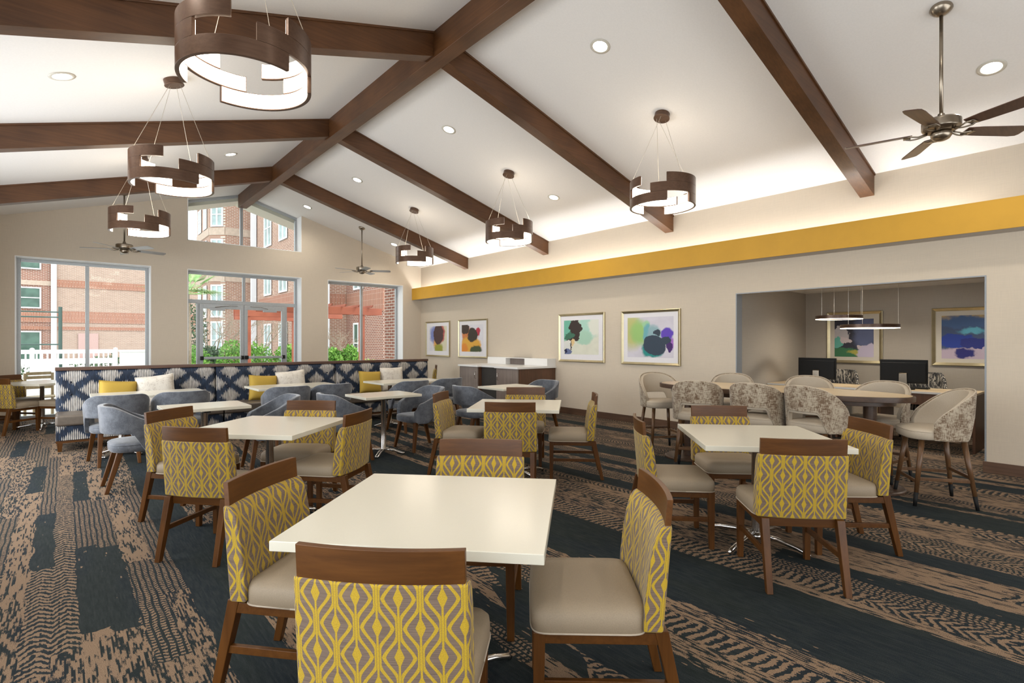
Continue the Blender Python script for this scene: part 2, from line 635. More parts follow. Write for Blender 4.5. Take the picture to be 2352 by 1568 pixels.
def thing(name, label, cat, loc=(0, 0, 0), rz=0.0, group=None):
    o = bpy.data.objects.new(name, None)
    o.empty_display_size = 0.1
    COL.objects.link(o)
    o.location = loc
    o.rotation_euler = (0, 0, rz)
    return tag(o, label, cat, group)


def kids(o):
    return [c for c in bpy.data.objects if c.parent == o]


def dup(root, loc, rz, label, group=None):
    r = root.copy()
    COL.objects.link(r)
    r.location = loc
    r.rotation_euler = (0, 0, rz)
    r['label'] = label
    if group:
        r['group'] = group
    for ch in root.children:
        c_ = ch.copy()
        COL.objects.link(c_)
        c_.parent = r
        for g in ch.children:
            d = g.copy()
            COL.objects.link(d)
            d.parent = c_
    return r


def struct(name, mb, mat, parent=None, label=None, cat=None, **kw):
    o = mb.build(name, mat, parent, **kw)
    if parent is None:
        o['kind'] = 'structure'
        if label:
            o['label'] = label
        if cat:
            o['category'] = cat
    return o


# ------------------------------------------------------------------ the room shell
fl = MB().box(XL - 0.3, 10.7, YF - 0.3, YB + 0.42, -0.12, 0.0)
struct('floor', fl, 'carpet', label='dark slate and tan carpet with long ragged bands running down the room', cat='floor')

T = 0.42
YG = YB + 0.20        # plane the glazing frames are set back to
# sloping ceiling: two slabs
ce = MB()
ce.prism([(XL - T, roof_z(XL - T)), (XRG, ZR), (XR + T, roof_z(XR + T)), (XR + T, roof_z(XR + T) + 0.2), (XRG, ZR + 0.2), (XL - T, roof_z(XL - T) + 0.2)], YF - T, YB + T + 0.08, 'y')
struct('ceiling', ce, 'ceiling_paint', label='white vaulted ceiling sloping down from the ridge beam', cat='ceiling')

# back wall with its openings
W1 = (-0.644, 1.388)
W2 = (2.03, 4.40)
W3 = (5.04, 7.135)
ZT = 2.98
ZC = 3.59
bw = MB()
def col(x0, x1, z0, z1=None):
    """upright piece of back wall; z1 None means up to the roof"""
    if z1 is not None:
        bw.box(x0, x1, YB, YB + T, z0, z1)
        return
    pts = [(x0, z0), (x1, z0), (x1, roof_z(x1) + 0.02)]
    if x0 < XRG < x1:
        pts.append((XRG, ZR + 0.02))
    pts.append((x0, roof_z(x0) + 0.02))
    bw.prism(pts, YB, YB + T, 'y')
col(XL - T, W1[0], 0)
col(W1[0], W1[1], ZT)
col(W1[1], W2[0], 0)
col(W2[0], W2[1], ZT, ZC)
col(W2[1], W3[0], 0)
col(W3[0], W3[1], ZT)
col(W3[1], XR, 0)
struct('wall_back', bw, 'wall_beige', label='beige gable wall with tall windows and glazed doors', cat='wall')

# plaster returns around the openings, sky brightness put into their white
rv = MB()
e = 0.004
for (a, b), z0, z1 in ((W1, 0.0, ZT), (W2, 0.0, ZT), (W3, 0.0, ZT)):
    rv.box(a, a + 0.012, YB - e, YB + 0.30, z0, z1)
    rv.box(b - 0.012, b, YB - e, YB + 0.30, z0, z1)
    rv.box(a + 0.012, b - 0.012, YB - e, YB + 0.30, z1 - 0.012, z1)
rv.box(W2[1] - 0.012, W2[1], YB - e, YB + 0.30, ZC, roof_z(W2[1]) - 0.01)
rv.box(W2[0], W2[0] + 0.012, YB - e, YB + 0.30, ZC, roof_z(W2[0]) - 0.01)
rv.box(W2[0], W2[1], YB - e, YB + 0.30, ZC, ZC + 0.012)
struct('trim_1', rv, 'sky_lit_reveal', label='plaster returns around the windows in the gable wall, sky brightness put into their white', cat='trim')

# right wall with the alcove opening, thickness 0.16
OY0, OY1, OZ = 1.056, 3.854, 2.14
rw = MB()
rw.box(XR, XR + 0.16, YF - T, OY0, 0, ZE + 0.05)
rw.box(XR, XR + 0.16, OY1, YB + T, 0, ZE + 0.05)
rw.box(XR, XR + 0.16, OY0, OY1, OZ, ZE + 0.05)
struct('wall_right', rw, 'wall_beige', label='long beige right wall with the wide opening into the computer alcove', cat='wall')
lw = MB()  # window openings here are invented for the fill lights
for a, b, z0, z1 in ((YF - T, -1.9, 0, 3.7), (-1.9, 3.1, 0, 0.3), (-1.9, 3.1, 2.9, 3.7), (3.1, 4.9, 0, 3.7), (4.9, 10.1, 0, 0.3), (4.9, 10.1, 2.9, 3.7), (10.1, YB, 0, 3.7)):
    lw.box(XL - T, XL, a, b, z0, z1)
struct('wall_left', lw, 'wall_beige', label='beige left wall with broad added windows for fill light', cat='wall')
fw = MB()  # window band here is invented for the fill light
fw.box(XL, -0.6, YF - T, YF, 0, 3.6)
fw.box(-0.6, 7.0, YF - T, YF, 0, 0.25)
fw.box(7.0, XR, YF - T, YF, 0, 3.6)
fw.prism([(-0.6, 2.95), (7.0, 2.95), (XR, 2.95), (XR, roof_z(XR) + 0.02), (XRG, ZR + 0.02), (XL, roof_z(XL) + 0.02), (XL, 2.95)], YF - T, YF, 'y')
struct('wall_front', fw, 'wall_beige', label='beige wall behind the viewer with a broad added window band for fill light', cat='wall')

# corner guards of the opening
cg = MB()
for yy, s_ in ((OY0, 1), (OY1, -1)):
    cg.box(XR - 0.004, XR + 0.164, yy - 0.002 if s_ < 0 else yy - 0.0, yy + 0.0 if s_ < 0 else yy + 0.002, 0.12, OZ)
    cg.box(XR - 0.003, XR, min(yy, yy - s_ * 0.014), max(yy, yy - s_ * 0.014), 0.12, OZ)
cg.box(XR - 0.003, XR, OY0 - 0.014, OY1 + 0.014, OZ, OZ + 0.014)
struct('trim_2', cg, 'corner_guard', label='grey metal edge guards around the alcove opening', cat='trim')

# alcove
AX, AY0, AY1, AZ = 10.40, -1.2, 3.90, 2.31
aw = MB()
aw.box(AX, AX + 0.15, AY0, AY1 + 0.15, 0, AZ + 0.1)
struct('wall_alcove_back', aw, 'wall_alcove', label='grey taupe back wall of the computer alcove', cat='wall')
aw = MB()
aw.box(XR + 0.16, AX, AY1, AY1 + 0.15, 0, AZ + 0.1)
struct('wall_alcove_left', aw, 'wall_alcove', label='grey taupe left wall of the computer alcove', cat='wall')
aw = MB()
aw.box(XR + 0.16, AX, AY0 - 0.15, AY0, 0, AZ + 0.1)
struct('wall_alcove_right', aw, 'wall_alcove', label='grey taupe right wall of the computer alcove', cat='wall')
ac = MB().box(XR + 0.16, AX, AY0, AY1, AZ, AZ + 0.1)
struct('ceiling_alcove', ac, 'ceiling_paint', label='low white ceiling of the computer alcove', cat='ceiling')

# baseboards
bb = MB()
for a, b in ((YF, OY0 + 0.015), (OY1, 7.60)):
    bb.box(XR - 0.018, XR, a, b, 0, 0.12)
bb.box(XR - 0.018, XR, 9.66, YB, 0, 0.12)
struct('baseboard_right', bb, 'base_wood_y', label='brown wooden baseboard along the right wall', cat='baseboard', bevel=0.003)
bb = MB()
for a, b in ((XL, W1[0]), (W1[1], W2[0]), (W2[1], W3[0]), (W3[1], XR - 0.018)):
    bb.box(a, b, YB - 0.018, YB, 0, 0.12)
struct('baseboard_back', bb, 'base_wood_x', label='brown wooden baseboard under the gable wall', cat='baseboard', bevel=0.003)
bb = MB()
bb.box(AX - 0.018, AX, AY0, AY1, 0, 0.12)
struct('baseboard_alcove', bb, 'base_wood_y', label='brown wooden baseboard in the computer alcove', cat='baseboard', bevel=0.003)

# yellow light shelf (cove) along the right wall
cv = MB().box(7.41, 7.43, YF, YB, 2.594, 2.91)
struct('trim_3', cv, 'yellow_paint', label='long mustard yellow fascia of the cove along the right wall', cat='trim')
cv = MB().box(7.43, XR, YF, YB, 2.594, 2.612).box(7.43, 7.436, YF, YB, 2.612, 2.905)  # unseen inner liner added to keep yellow out of the bounced light
struct('trim_4', cv, 'soffit_paint', label='pale underside and added inner liner of the cove along the right wall', cat='trim')
cl = MB().box(7.60, 7.64, 1.1, 12.8, 2.62, 2.66)
tag(cl.build('cove_light', 'cove_led'), 'warm white light strip lying hidden in the yellow cove', 'light strip')

# beams: ridge and rafters
rb = MB().box(XRG - 0.09, XRG + 0.09, YF, YB + 0.30, 4.505, ZR - 0.01)
struct('trim_5', rb, 'beam_wood_y', label='dark brown ridge beam running the length of the vault', cat='beam', bevel=0.006)
rbm = MB()
rbm.box(XRG - 0.10, XRG - 0.09, YF, YB, ZR - 0.055, ZR - 0.03)
nb = 6
DZ = 0.268
for k, y0 in enumerate((-0.78, 2.09, 4.93, 7.88, 10.73)):
    for sgn, side in ((1, 'right'), (-1, 'left')):
        xe = XR if sgn > 0 else XL
        xi = XRG + 0.09 * sgn
        p = [(xi, roof_z(xi) + 0.01), (xe, roof_z(xe) + 0.01), (xe, roof_z(xe) - DZ), (xi, roof_z(xi) - DZ)]
        b_ = MB().prism(p, y0, y0 + 0.155, 'y')
        # thin cove moulding where the beam meets the ceiling
        q = [(xi, roof_z(xi) + 0.005), (xe, roof_z(xe) + 0.005), (xe, roof_z(xe) - 0.022), (xi, roof_z(xi) - 0.022)]
        b_.prism(q, y0 - 0.014, y0 + 0.169, 'y')
        nb += 1
        where = ['above the viewer', 'nearest to the viewer', 'second from the viewer', 'third from the viewer', 'closest to the gable window'][k]
        struct('trim_%d' % nb, b_, 'beam_wood_x', label='brown sloping rafter beam on the %s of the ridge, %s' % (side, where), cat='beam', bevel=0.003)

# ------------------------------------------------------------------ window frames, glass and doors
def bar(mb, x0, x1, z0, z1, y0=YG + 0.10, y1=YG + 0.16):
    mb.box(x0, x1, y0, y1, z0, z1)

def window(name, x0, x1, z0, z1, mulls, label, trans=()):
    f = MB()
    w_ = 0.055
    bar(f, x0 + 0.012, x0 + 0.012 + w_, z0, z1)
    bar(f, x1 - 0.012 - w_, x1 - 0.012, z0, z1)
    bar(f, x0 + 0.012 + w_, x1 - 0.012 - w_, z1 - 0.012 - w_, z1 - 0.012)
    bar(f, x0 + 0.012 + w_, x1 - 0.012 - w_, z0, z0 + w_)
    for mx in mulls:
        bar(f, mx - 0.03, mx + 0.03, z0 + w_, z1 - 0.012 - w_)
    root = f.build(name, 'aluminium', bevel=0.004)
    tag(root, label, 'window', kind='structure')
    xs_ = [x0 + 0.04] + list(mulls) + [x1 - 0.04]
    for a, b in zip(xs_[:-1], xs_[1:]):
        MB().box(a + 0.02, b - 0.02, YG + 0.128, YG + 0.132, z0 + 0.04, z1 - 0.05).build('glass_pane', 'clear_glass', root)
    return root

window('window_1', W1[0], W1[1], 0.0, ZT, [0.380], 'large two-pane window at the left of the gable wall, looking onto the pale brick wing')
window('window_2', W3[0], W3[1], 0.0, ZT, [6.07], 'two-pane window at the right of the gable wall, looking onto the pergola post')

# centre opening: transom lights over a pair of glazed doors
f = MB()
w_ = 0.055
bar(f, W2[0] + 0.012, W2[0] + 0.067, 0, ZT)
bar(f, W2[1] - 0.067, W2[1] - 0.012, 0, ZT)
bar(f, W2[0] + 0.067, W2[1] - 0.067, ZT - 0.067, ZT - 0.012)
bar(f, W2[0] + 0.067, W2[1] - 0.067, 2.28, 2.36)
bar(f, 3.17, 3.23, 2.36, ZT - 0.067)
bar(f, 2.245, 2.295, 0, 2.28)
bar(f, 4.105, 4.155, 0, 2.28)
w3 = f.build('window_3', 'aluminium', bevel=0.004)
tag(w3, 'aluminium frame of transom and side lights around the glazed doors', 'window', kind='structure')
for a, b, c_, d in ((W2[0] + 0.05, 3.18, 2.34, 2.93), (3.22, W2[1] - 0.05, 2.33, 2.93), (W2[0] + 0.05, 2.25, 0.03, 2.29), (4.15, W2[1] - 0.05, 0.03, 2.28)):
    MB().box(a, b, YG + 0.128, YG + 0.132, c_, d).build('glass_pane', 'clear_glass', w3)

def door_leaf(name, x0, x1, hinge_left, label):
    f = MB()
    bar(f, x0, x0 + 0.075, 0.01, 2.275, YG + 0.085, YG + 0.14)
    bar(f, x1 - 0.075, x1, 0.01, 2.275, YG + 0.085, YG + 0.14)
    bar(f, x0 + 0.075, x1 - 0.075, 2.17, 2.275, YG + 0.085, YG + 0.14)
    bar(f, x0 + 0.075, x1 - 0.075, 0.01, 0.24, YG + 0.085, YG + 0.14)
    d = f.build(name, 'aluminium', bevel=0.003)
    tag(d, label, 'door', kind='structure')
    MB().box(x0 + 0.06, x1 - 0.06, YG + 0.11, YG + 0.114, 0.22, 2.19).build('glass_pane', 'clear_glass', d)
    pb = MB().box(x0 + 0.03, x1 - 0.03, YG + 0.01, YG + 0.045, 1.045, 1.10)
    p_ = pb.build('push_bar', 'aluminium', d, bevel=0.005)
    for xx in (x0 + 0.045, x1 - 0.045):
        MB().box(xx - 0.03, xx + 0.03, YG + 0.005, YG + 0.085, 1.03, 1.115).build('bar_bracket', 'black_plastic', p_, bevel=0.004)
    xc = x0 + 0.35 if hinge_left else x1 - 0.35
    MB().box(xc - 0.15, xc + 0.15, YG + 0.03, YG + 0.085, 2.13, 2.19).build('door_closer', 'aluminium', d, bevel=0.006)
    ar = MB().tube([(xc - 0.05, YG + 0.04, 2.20), (xc + (0.22 if hinge_left else -0.22), YG - 0.03, 2.235), (xc + (0.42 if hinge_left else -0.42), YG + 0.08, 2.245)], 0.008, 8)
    ar.build('closer_arm', 'chrome', d)
    hx = x1 - 0.04 if hinge_left else x0 + 0.04
    MB().tube([(hx, YG + 0.14, 0.95), (hx, YG + 0.19, 0.97), (hx, YG + 0.19, 1.22), (hx, YG + 0.14, 1.24)], 0.011, 8).build('door_pull', 'chrome', d, smooth=True)

door_leaf('door_1', 2.297, 3.197, True, 'left leaf of the glazed double doors')
door_leaf('door_2', 3.203, 4.103, False, 'right leaf of the glazed double doors')

# clerestory
f = MB()
def slope_bar(x0, x1, dz0, dz1):
    f.prism([(x0, roof_z(x0) - dz1), (x1, roof_z(x1) - dz1), (x1, roof_z(x1) - dz0), (x0, roof_z(x0) - dz0)], YG + 0.10, YG + 0.16, 'y')
slope_bar(W2[0] + 0.012, XRG - 0.09, 0.0, 0.06)
slope_bar(XRG + 0.09, W2[1] - 0.012, 0.0, 0.06)
bar(f, W2[0] + 0.012, W2[0] + 0.06, ZC + 0.012, roof_z(W2[0] + 0.012) - 0.06)
bar(f, W2[1] - 0.06, W2[1] - 0.012, ZC + 0.012, roof_z(W2[1] - 0.012) - 0.06)
bar(f, W2[0] + 0.06, W2[1] - 0.06, ZC + 0.012, ZC + 0.04)
bar(f, XRG - 0.045, XRG + 0.015, ZC + 0.04, 4.505)
w4 = f.build('window_4', 'aluminium', bevel=0.003)
tag(w4, 'gable clerestory window under the ridge beam', 'window', kind='structure')
for a, b in ((W2[0] + 0.04, XRG - 0.04), (XRG + 0.01, W2[1] - 0.04)):
    MB().prism([(a, ZC + 0.03), (b, ZC + 0.03), (b, roof_z(b) - 0.03), (a, roof_z(a) - 0.03)], YG + 0.128, YG + 0.132, 'y').build('glass_pane', 'clear_glass', w4)

# invented left and front wall glazing, out of view, framing the fill lights
f = MB()
for a, b in ((-1.9, 3.1), (4.9, 10.1)):
    f.box(XL - 0.16, XL - 0.10, a, b, 0.3, 0.36)
    f.box(XL - 0.16, XL - 0.10, a, b, 2.84, 2.9)
    for k in range(5):
        yy = a + (b - a - 0.06) * k / 4
        f.box(XL - 0.16, XL - 0.10, yy, yy + 0.06, 0.36, 2.84)
tag(f.build('fill_window_left', 'aluminium'), 'added aluminium window frames in the left wall, around the fill lights', 'window', kind='structure')
f = MB()
f.box(-0.6, 7.0, YF - 0.16, YF - 0.1, 0.25, 0.31)
f.box(-0.6, 7.0, YF - 0.16, YF - 0.1, 2.89, 2.95)
for k in range(6):
    xx = -0.6 + 7.54 * k / 5
    f.box(xx, xx + 0.06, YF - 0.16, YF - 0.1, 0.31, 2.89)
tag(f.build('fill_window_front', 'aluminium'), 'added aluminium window frames in the wall behind the viewer, around the fill light', 'window', kind='structure')

# ------------------------------------------------------------------ square dining tables
def square_table(loc, deg, label, group):
    t = thing('dining_table', label, 'table', loc, R(deg), group)
    h = 0.457
    MB().box(-h, h, -h, h, 0.727, 0.762).build('tabletop', 'quartz_top', t, bevel=0.003)
    MB().box(-0.2, 0.2, -0.03, 0.03, 0.715, 0.727).box(-0.03, 0.03, -0.2, 0.2, 0.705, 0.715).build('mounting_plate', 'black_plastic', t)
    MB().lathe([(0.036, 0.05), (0.03, 0.09), (0.03, 0.70), (0.05, 0.715)], 28).build('column', 'chrome', t, smooth=True)
    MB().lathe([(0.03, 0.028), (0.055, 0.035), (0.055, 0.06), (0.036, 0.075)], 24).build('hub', 'chrome', t, smooth=True)
    for k in range(4):
        a = R(45 + 90 * k)
        c_, s_ = math.cos(a), math.sin(a)
        MB().tube([(0.04 * c_, 0.04 * s_, 0.062), (0.15 * c_, 0.15 * s_, 0.058), (0.28 * c_, 0.28 * s_, 0.038), (0.35 * c_, 0.35 * s_, 0.018), (0.365 * c_, 0.365 * s_, 0.006)], [0.018, 0.017, 0.015, 0.014, 0.012], 12).build('foot', 'chrome', t, smooth=True)
    return t

SQ = [((1.168, 1.83, 0), 42.5, 'cream square table in the foreground, largest and nearest of all tables'),
      ((1.27, 4.49, 0), 42, 'cream square table just beyond the foreground table, left of the aisle'),
      ((3.70, 4.26, 0), 43, 'cream square table at the centre of the room in front of the cabinets'),
      ((3.77, 1.745, 0), 43, 'cream square table on the right in front of the bar stools'),
      ((-0.25, 11.80, 0), 43, 'square table at the far left beside the large window')]
gT = 'square dining tables'
for i, (p, a, l) in enumerate(SQ):
    if i == 0:
        sq0 = square_table(p, a, l, gT)
    else:
        dup(sq0, p, R(a), l)

# ------------------------------------------------------------------ patterned dining chairs
def yb(x, z, w=0.243):
    return -0.292 + 0.026 * (x / w) ** 2 - (z - 0.42) * 0.085

def dining_chair(loc, rz, label, group):
    t = thing('dining_chair', label, 'chair', loc, rz, group)
    # seat cushion
    mb = MB()
    n = 40
    def ring(hx, y0, y1, z):
        o = []
        cy, hy = (y0 + y1) / 2, (y1 - y0) / 2
        for k in range(n):
            a = 2 * PI * k / n
            ca, sa = math.cos(a), math.sin(a)
            ex = 0.22
            o.append((hx * math.copysign(abs(ca) ** ex, ca), cy + hy * math.copysign(abs(sa) ** ex, sa), z))
        return o
    L = [ring(0.236, -0.215, 0.190, 0.392), ring(0.242, -0.215, 0.197, 0.40), ring(0.243, -0.215, 0.200, 0.43), ring(0.240, -0.215, 0.197, 0.458), ring(0.225, -0.21, 0.182, 0.476), ring(0.17, -0.18, 0.13, 0.486), ring(0.06, -0.07, 0.04, 0.489)]
    v = [p for r_ in L for p in r_]
    f = [(i * n + k, i * n + (k + 1) % n, (i + 1) * n + (k + 1) % n, (i + 1) * n + k) for i in range(len(L) - 1) for k in range(n)]
    f += [tuple(range(n))[::-1], tuple(range((len(L) - 1) * n, len(L) * n))]
    mb.add(v, f)
    seat = mb.build('seat', 'seat_taupe', t, smooth=True)
    wl = [(x * 1.005, y * 1.003, 0.396) for x, y, z in ring(0.241, -0.215, 0.198, 0)]
    MB().tube(wl + [wl[0]], 0.0036, 6).build('piping', 'seat_welt', seat, smooth=True)
    # upholstered back, wrapped in the ogee fabric
    mb = MB()
    w = 0.247
    m_ = 14
    xs_ = [-w + 2 * w * k / m_ for k in range(m_ + 1)]
    lv = [(0.405, 0.070), (0.50, 0.074), (0.62, 0.070), (0.70, 0.062), (0.745, 0.052), (0.768, 0.040), (0.777, 0.026)]
    def pt(x, z, th):
        return (x, yb(x, z) + th, z)
    loops = []
    for z, th in lv:
        loops.append([pt(x, z, 0.0) for x in xs_] + [pt(x, z, th) for x in reversed(xs_)])
    N = len(loops[0])
    us = [0.0]
    for k in range(1, N + 1):
        a, b = Vector(loops[1][k - 1]), Vector(loops[1][k % N])
        us.append(us[-1] + (a - b).length)
    off = 0.118 * 2.5 - us[m_] / 2
    v = [p for lp in loops for p in lp]
    f, uv = [], []
    for i in range(len(lv) - 1):
        z0, z1 = lv[i][0], lv[i + 1][0]
        if i >= 3:
            z1 += 0.0
        for k in range(N):
            f.append((i * N + k, i * N + (k + 1) % N, (i + 1) * N + (k + 1) % N, (i + 1) * N + k))
            uv.append([(us[k] + off, z0), (us[k + 1] + off, z0), (us[k + 1] + off, z1), (us[k] + off, z1)])
    top = (len(lv) - 1) * N
    for k in range(m_):
        a, b, c_, d = top + k, top + k + 1, top + N - 2 - k, top + N - 1 - k
        f.append((a, b, c_, d))
        uv.append([(us[k] + off, 0.777), (us[k + 1] + off, 0.777), (us[k + 1] + off, 0.80), (us[k] + off, 0.80)])
        f.append((d - top, c_ - top, b - top, a - top))
        uv.append([(0, 0)] * 4)
    mb.add(v, f, uvs=uv)
    back = mb.build('backrest', 'ogee_fabric', t, bevel=0.010, seg=3)
    # wooden crest rail
    mb = MB()
    w2 = 0.236
    xs2 = [-w2 + 2 * w2 * k / 12 for k in range(13)]
    lo = [(x, yb(x, 0.765) + 0.004, 0.765) for x in xs2] + [(x, yb(x, 0.765) + 0.026, 0.765) for x in reversed(xs2)]
    hi = [(x, yb(x, 0.868) + 0.004, 0.868) for x in xs2] + [(x, yb(x, 0.868) + 0.026, 0.868) for x in reversed(xs2)]
    n2 = len(lo)
    f = [(k, (k + 1) % n2, n2 + (k + 1) % n2, n2 + k) for k in range(n2)]
    for k in range(12):
        f.append((n2 + k, n2 + k + 1, 2 * n2 - 2 - k, 2 * n2 - 1 - k))
        f.append((n2 - 1 - k, n2 - 2 - k, k + 1, k))
    mb.add(lo + hi, f)
    mb.build('crest_rail', 'chair_wood', t, bevel=0.002)
    # frame and legs
    MB().box(-0.225, 0.225, 0.155, 0.185, 0.352, 0.394).box(-0.225, -0.198, -0.26, 0.155, 0.352, 0.394).box(0.198, 0.225, -0.26, 0.155, 0.352, 0.394).box(-0.198, 0.198, -0.262, -0.235, 0.352, 0.402).build('seat_frame', 'chair_wood', t, bevel=0.002)
    for s_ in (-1, 1):
        x0, x1 = s_ * 0.228, s_ * 0.184
        a, b = min(x0, x1), max(x0, x1)
        p, q = (s_ * 0.226, s_ * 0.192)
        c_, d = min(p, q), max(p, q)
        MB().hexa([(c_, 0.154, 0), (d, 0.154, 0), (d, 0.188, 0), (c_, 0.188, 0)], [(a, 0.146, 0.392), (b, 0.146, 0.392), (b, 0.190, 0.392), (a, 0.190, 0.392)]).build('leg', 'chair_wood_z', t, bevel=0.003)
        MB().hexa([(c_, -0.372, 0), (d, -0.372, 0), (d, -0.338, 0), (c_, -0.338, 0)], [(a, -0.287, 0.404), (b, -0.287, 0.404), (b, -0.238, 0.404), (a, -0.238, 0.404)]).build('leg', 'chair_wood_z', t, bevel=0.003)
        MB().box(s_ * 0.207 - 0.010, s_ * 0.207 + 0.010, -0.30, 0.158, 0.185, 0.216).build('stretcher', 'chair_wood', t, bevel=0.002)
    return t

gC = 'patterned dining chairs around the square tables'
CH = [
 ((0.64, 1.31), 44, 'yellow ogee patterned chair with its back to the viewer, nearest to the bottom edge'),
 ((0.655, 2.49), -50, 'patterned chair at the left side of the foreground table, turned to the right'),
 ((1.80, 1.21), 138, 'patterned chair at the right side of the foreground table with full seat showing'),
 ((1.83, 2.42), 225, 'patterned chair behind the foreground table, only crest and top of fabric showing'),
 ((0.64, 3.955), 40, 'patterned chair with its back to the viewer at the second table on the left'),
 ((0.665, 5.20), -51, 'patterned chair at the left side of the second table, partly behind another chair'),
 ((1.82, 5.07), 225, 'patterned chair on the far side of the second table, facing the viewer'),
 ((1.83, 4.01), 130, 'patterned chair at the right side of the second table, turned to the left'),
 ((3.14, 3.72), 45, 'patterned chair with its back to the viewer at the centre table'),
 ((3.17, 4.975), -52, 'patterned chair at the left side of the centre table, beside the blue chairs'),
 ((4.35, 4.85), 223, 'patterned chair on the far side of the centre table, facing the viewer'),
 ((4.37, 3.73), 135, 'patterned chair at the right side of the centre table, seen edge-on'),
 ((3.22, 1.21), 43, 'patterned chair with its back to the viewer at the right-hand table'),
 ((3.22, 2.38), -46, 'patterned chair at the left side of the right-hand table, seat to the right'),
 ((4.375, 2.36), 226, 'patterned chair on the far side of the right-hand table in front of the stools'),
 ((4.36, 1.19), 137, 'patterned chair at the right side of the right-hand table beside the nearest stool'),
 ((-0.73, 12.34), -47, 'patterned chair at the far left table, back towards the window'),
 ((-0.79, 11.26), 44, 'patterned chair cut by the left edge of the picture at the far left table'),
 ((0.20, 11.28), 134, 'patterned chair at the far left table, mostly behind the banquette end'),
 ((6.96, 11.0), 150, 'patterned chair seen edge-on in the far corner behind the banquette'),
]
for i, (p, az, l) in enumerate(CH):
    a = R(az - 90)
    d = 0.316
    x_, y_ = p[0] + d * math.cos(R(az)), p[1] + d * math.sin(R(az))
    if i == 0:
        ch0 = dining_chair((x_, y_, 0), a, l, gC)
    else:
        dup(ch0, (x_, y_, 0), a, l)


# ------------------------------------------------------------------ curved shells for barrel chairs and stools
def sm(x, a, b):
    t = max(0.0, min(1.0, (x - a) / (b - a)))
    return t * t * (3 - 2 * t)

def shell(rx, ry, amax, top, bot, th, flare, n=48, m=7, zref=0.45, inset=0.0, power=2.0):
    mb = MB()
    v, f = [], []
    def P(a, z, k):
        fl_ = 1.0 + flare * (z - zref)
        s_, c_ = math.sin(R(a)), math.cos(R(a))
        ee = 2.0 / power
        return ((rx * fl_ - k) * math.copysign(abs(s_) ** ee, s_), -(ry * fl_ - k) * math.copysign(abs(c_) ** ee, c_), z)
    for i in range(n + 1):
        a = -amax + 2 * amax * i / n
        zt, zb = top(abs(a)) - inset, bot(abs(a)) + inset
        for k in (inset, inset + th):
            for j in range(m + 1):
                v.append(P(a, zb + (zt - zb) * j / m, k))
    S = 2 * (m + 1)
    for i in range(n):
        o, p = i * S, (i + 1) * S
        for j in range(m):
            f.append((o + j, p + j, p + j + 1, o + j + 1))
            q = m + 1
            f.append((o + q + j + 1, p + q + j + 1, p + q + j, o + q + j))
        f.append((o + m, p + m, p + 2 * m + 1, o + 2 * m + 1))
        f.append((o, o + m + 1, p + m + 1, p))
    for o in (0, n * S):
        for j in range(m):
            f.append((o + j, o + j + 1, o + m + 2 + j, o + m + 1 + j))
    mb.add(v, f)
    return mb

def cushion(hx, hy, cy, z0, z1, ex=0.5, dome=0.012, n=44):
    mb = MB()
    def ring(s, z):
        o = []
        for k in range(n):
            a = 2 * PI * k / n
            ca, sa = math.cos(a), math.sin(a)
            o.append(((hx * s) * math.copysign(abs(ca) ** ex, ca), cy + (hy * s) * math.copysign(abs(sa) ** ex, sa), z))
        return o
    h = z1 - z0
    L = [ring(0.95, z0), ring(0.99, z0 + h * 0.12), ring(1.0, z0 + h * 0.5), ring(0.99, z0 + h * 0.86), ring(0.94, z1), ring(0.7, z1 + dome * 0.7), ring(0.3, z1 + dome)]
    v = [p for r_ in L for p in r_]
    f = [(i * n + k, i * n + (k + 1) % n, (i + 1) * n + (k + 1) % n, (i + 1) * n + k) for i in range(len(L) - 1) for k in range(n)]
    f += [tuple(range(n))[::-1], tuple(range((len(L) - 1) * n, len(L) * n))]
    mb.add(v, f)
    return mb, ring

def barrel_chair(loc, rz, label, group):
    t = thing('barrel_chair', label, 'chair', loc, rz, group)
    mb, ring = cushion(0.262, 0.262, 0.015, 0.375, 0.458, 0.62)
    seat = mb.build('seat', 'velvet_blue', t, smooth=True)
    pp = ring(0.992, 0.444)
    MB().tube(pp + [pp[0]], 0.004, 6).build('piping', 'velvet_blue', seat, smooth=True)
    top = lambda a: 0.815 - 0.20 * sm(a, 35, 128) - 0.10 * sm(a, 118, 134)
    bot = lambda a: 0.555 - 0.195 * sm(a, 74, 98) + 0.03 * sm(a, 120, 134)
    sh = shell(0.305, 0.300, 134, top, bot, 0.050, 0.24, zref=0.45, power=2.25)
    sh.build('backrest', 'velvet_blue', t, bevel=0.014, seg=3)
    for sx, sy in ((-1, -1), (1, -1), (-1, 1), (1, 1)):
        tx, ty = (0.165, -0.165) if sy < 0 else (0.20, 0.17)
        bx, by = (0.19, -0.275) if sy < 0 else (0.255, 0.235)
        a, b = 0.026, 0.017
        tx, bx = tx * sx, bx * sx
        MB().hexa([(bx - b, by - b, 0), (bx + b, by - b, 0), (bx + b, by + b, 0), (bx - b, by + b, 0)], [(tx - a, ty - a, 0.385), (tx + a, ty - a, 0.385), (tx + a, ty + a, 0.385), (tx - a, ty + a, 0.385)]).build('leg', 'chair_wood_z', t, bevel=0.005)
    return t

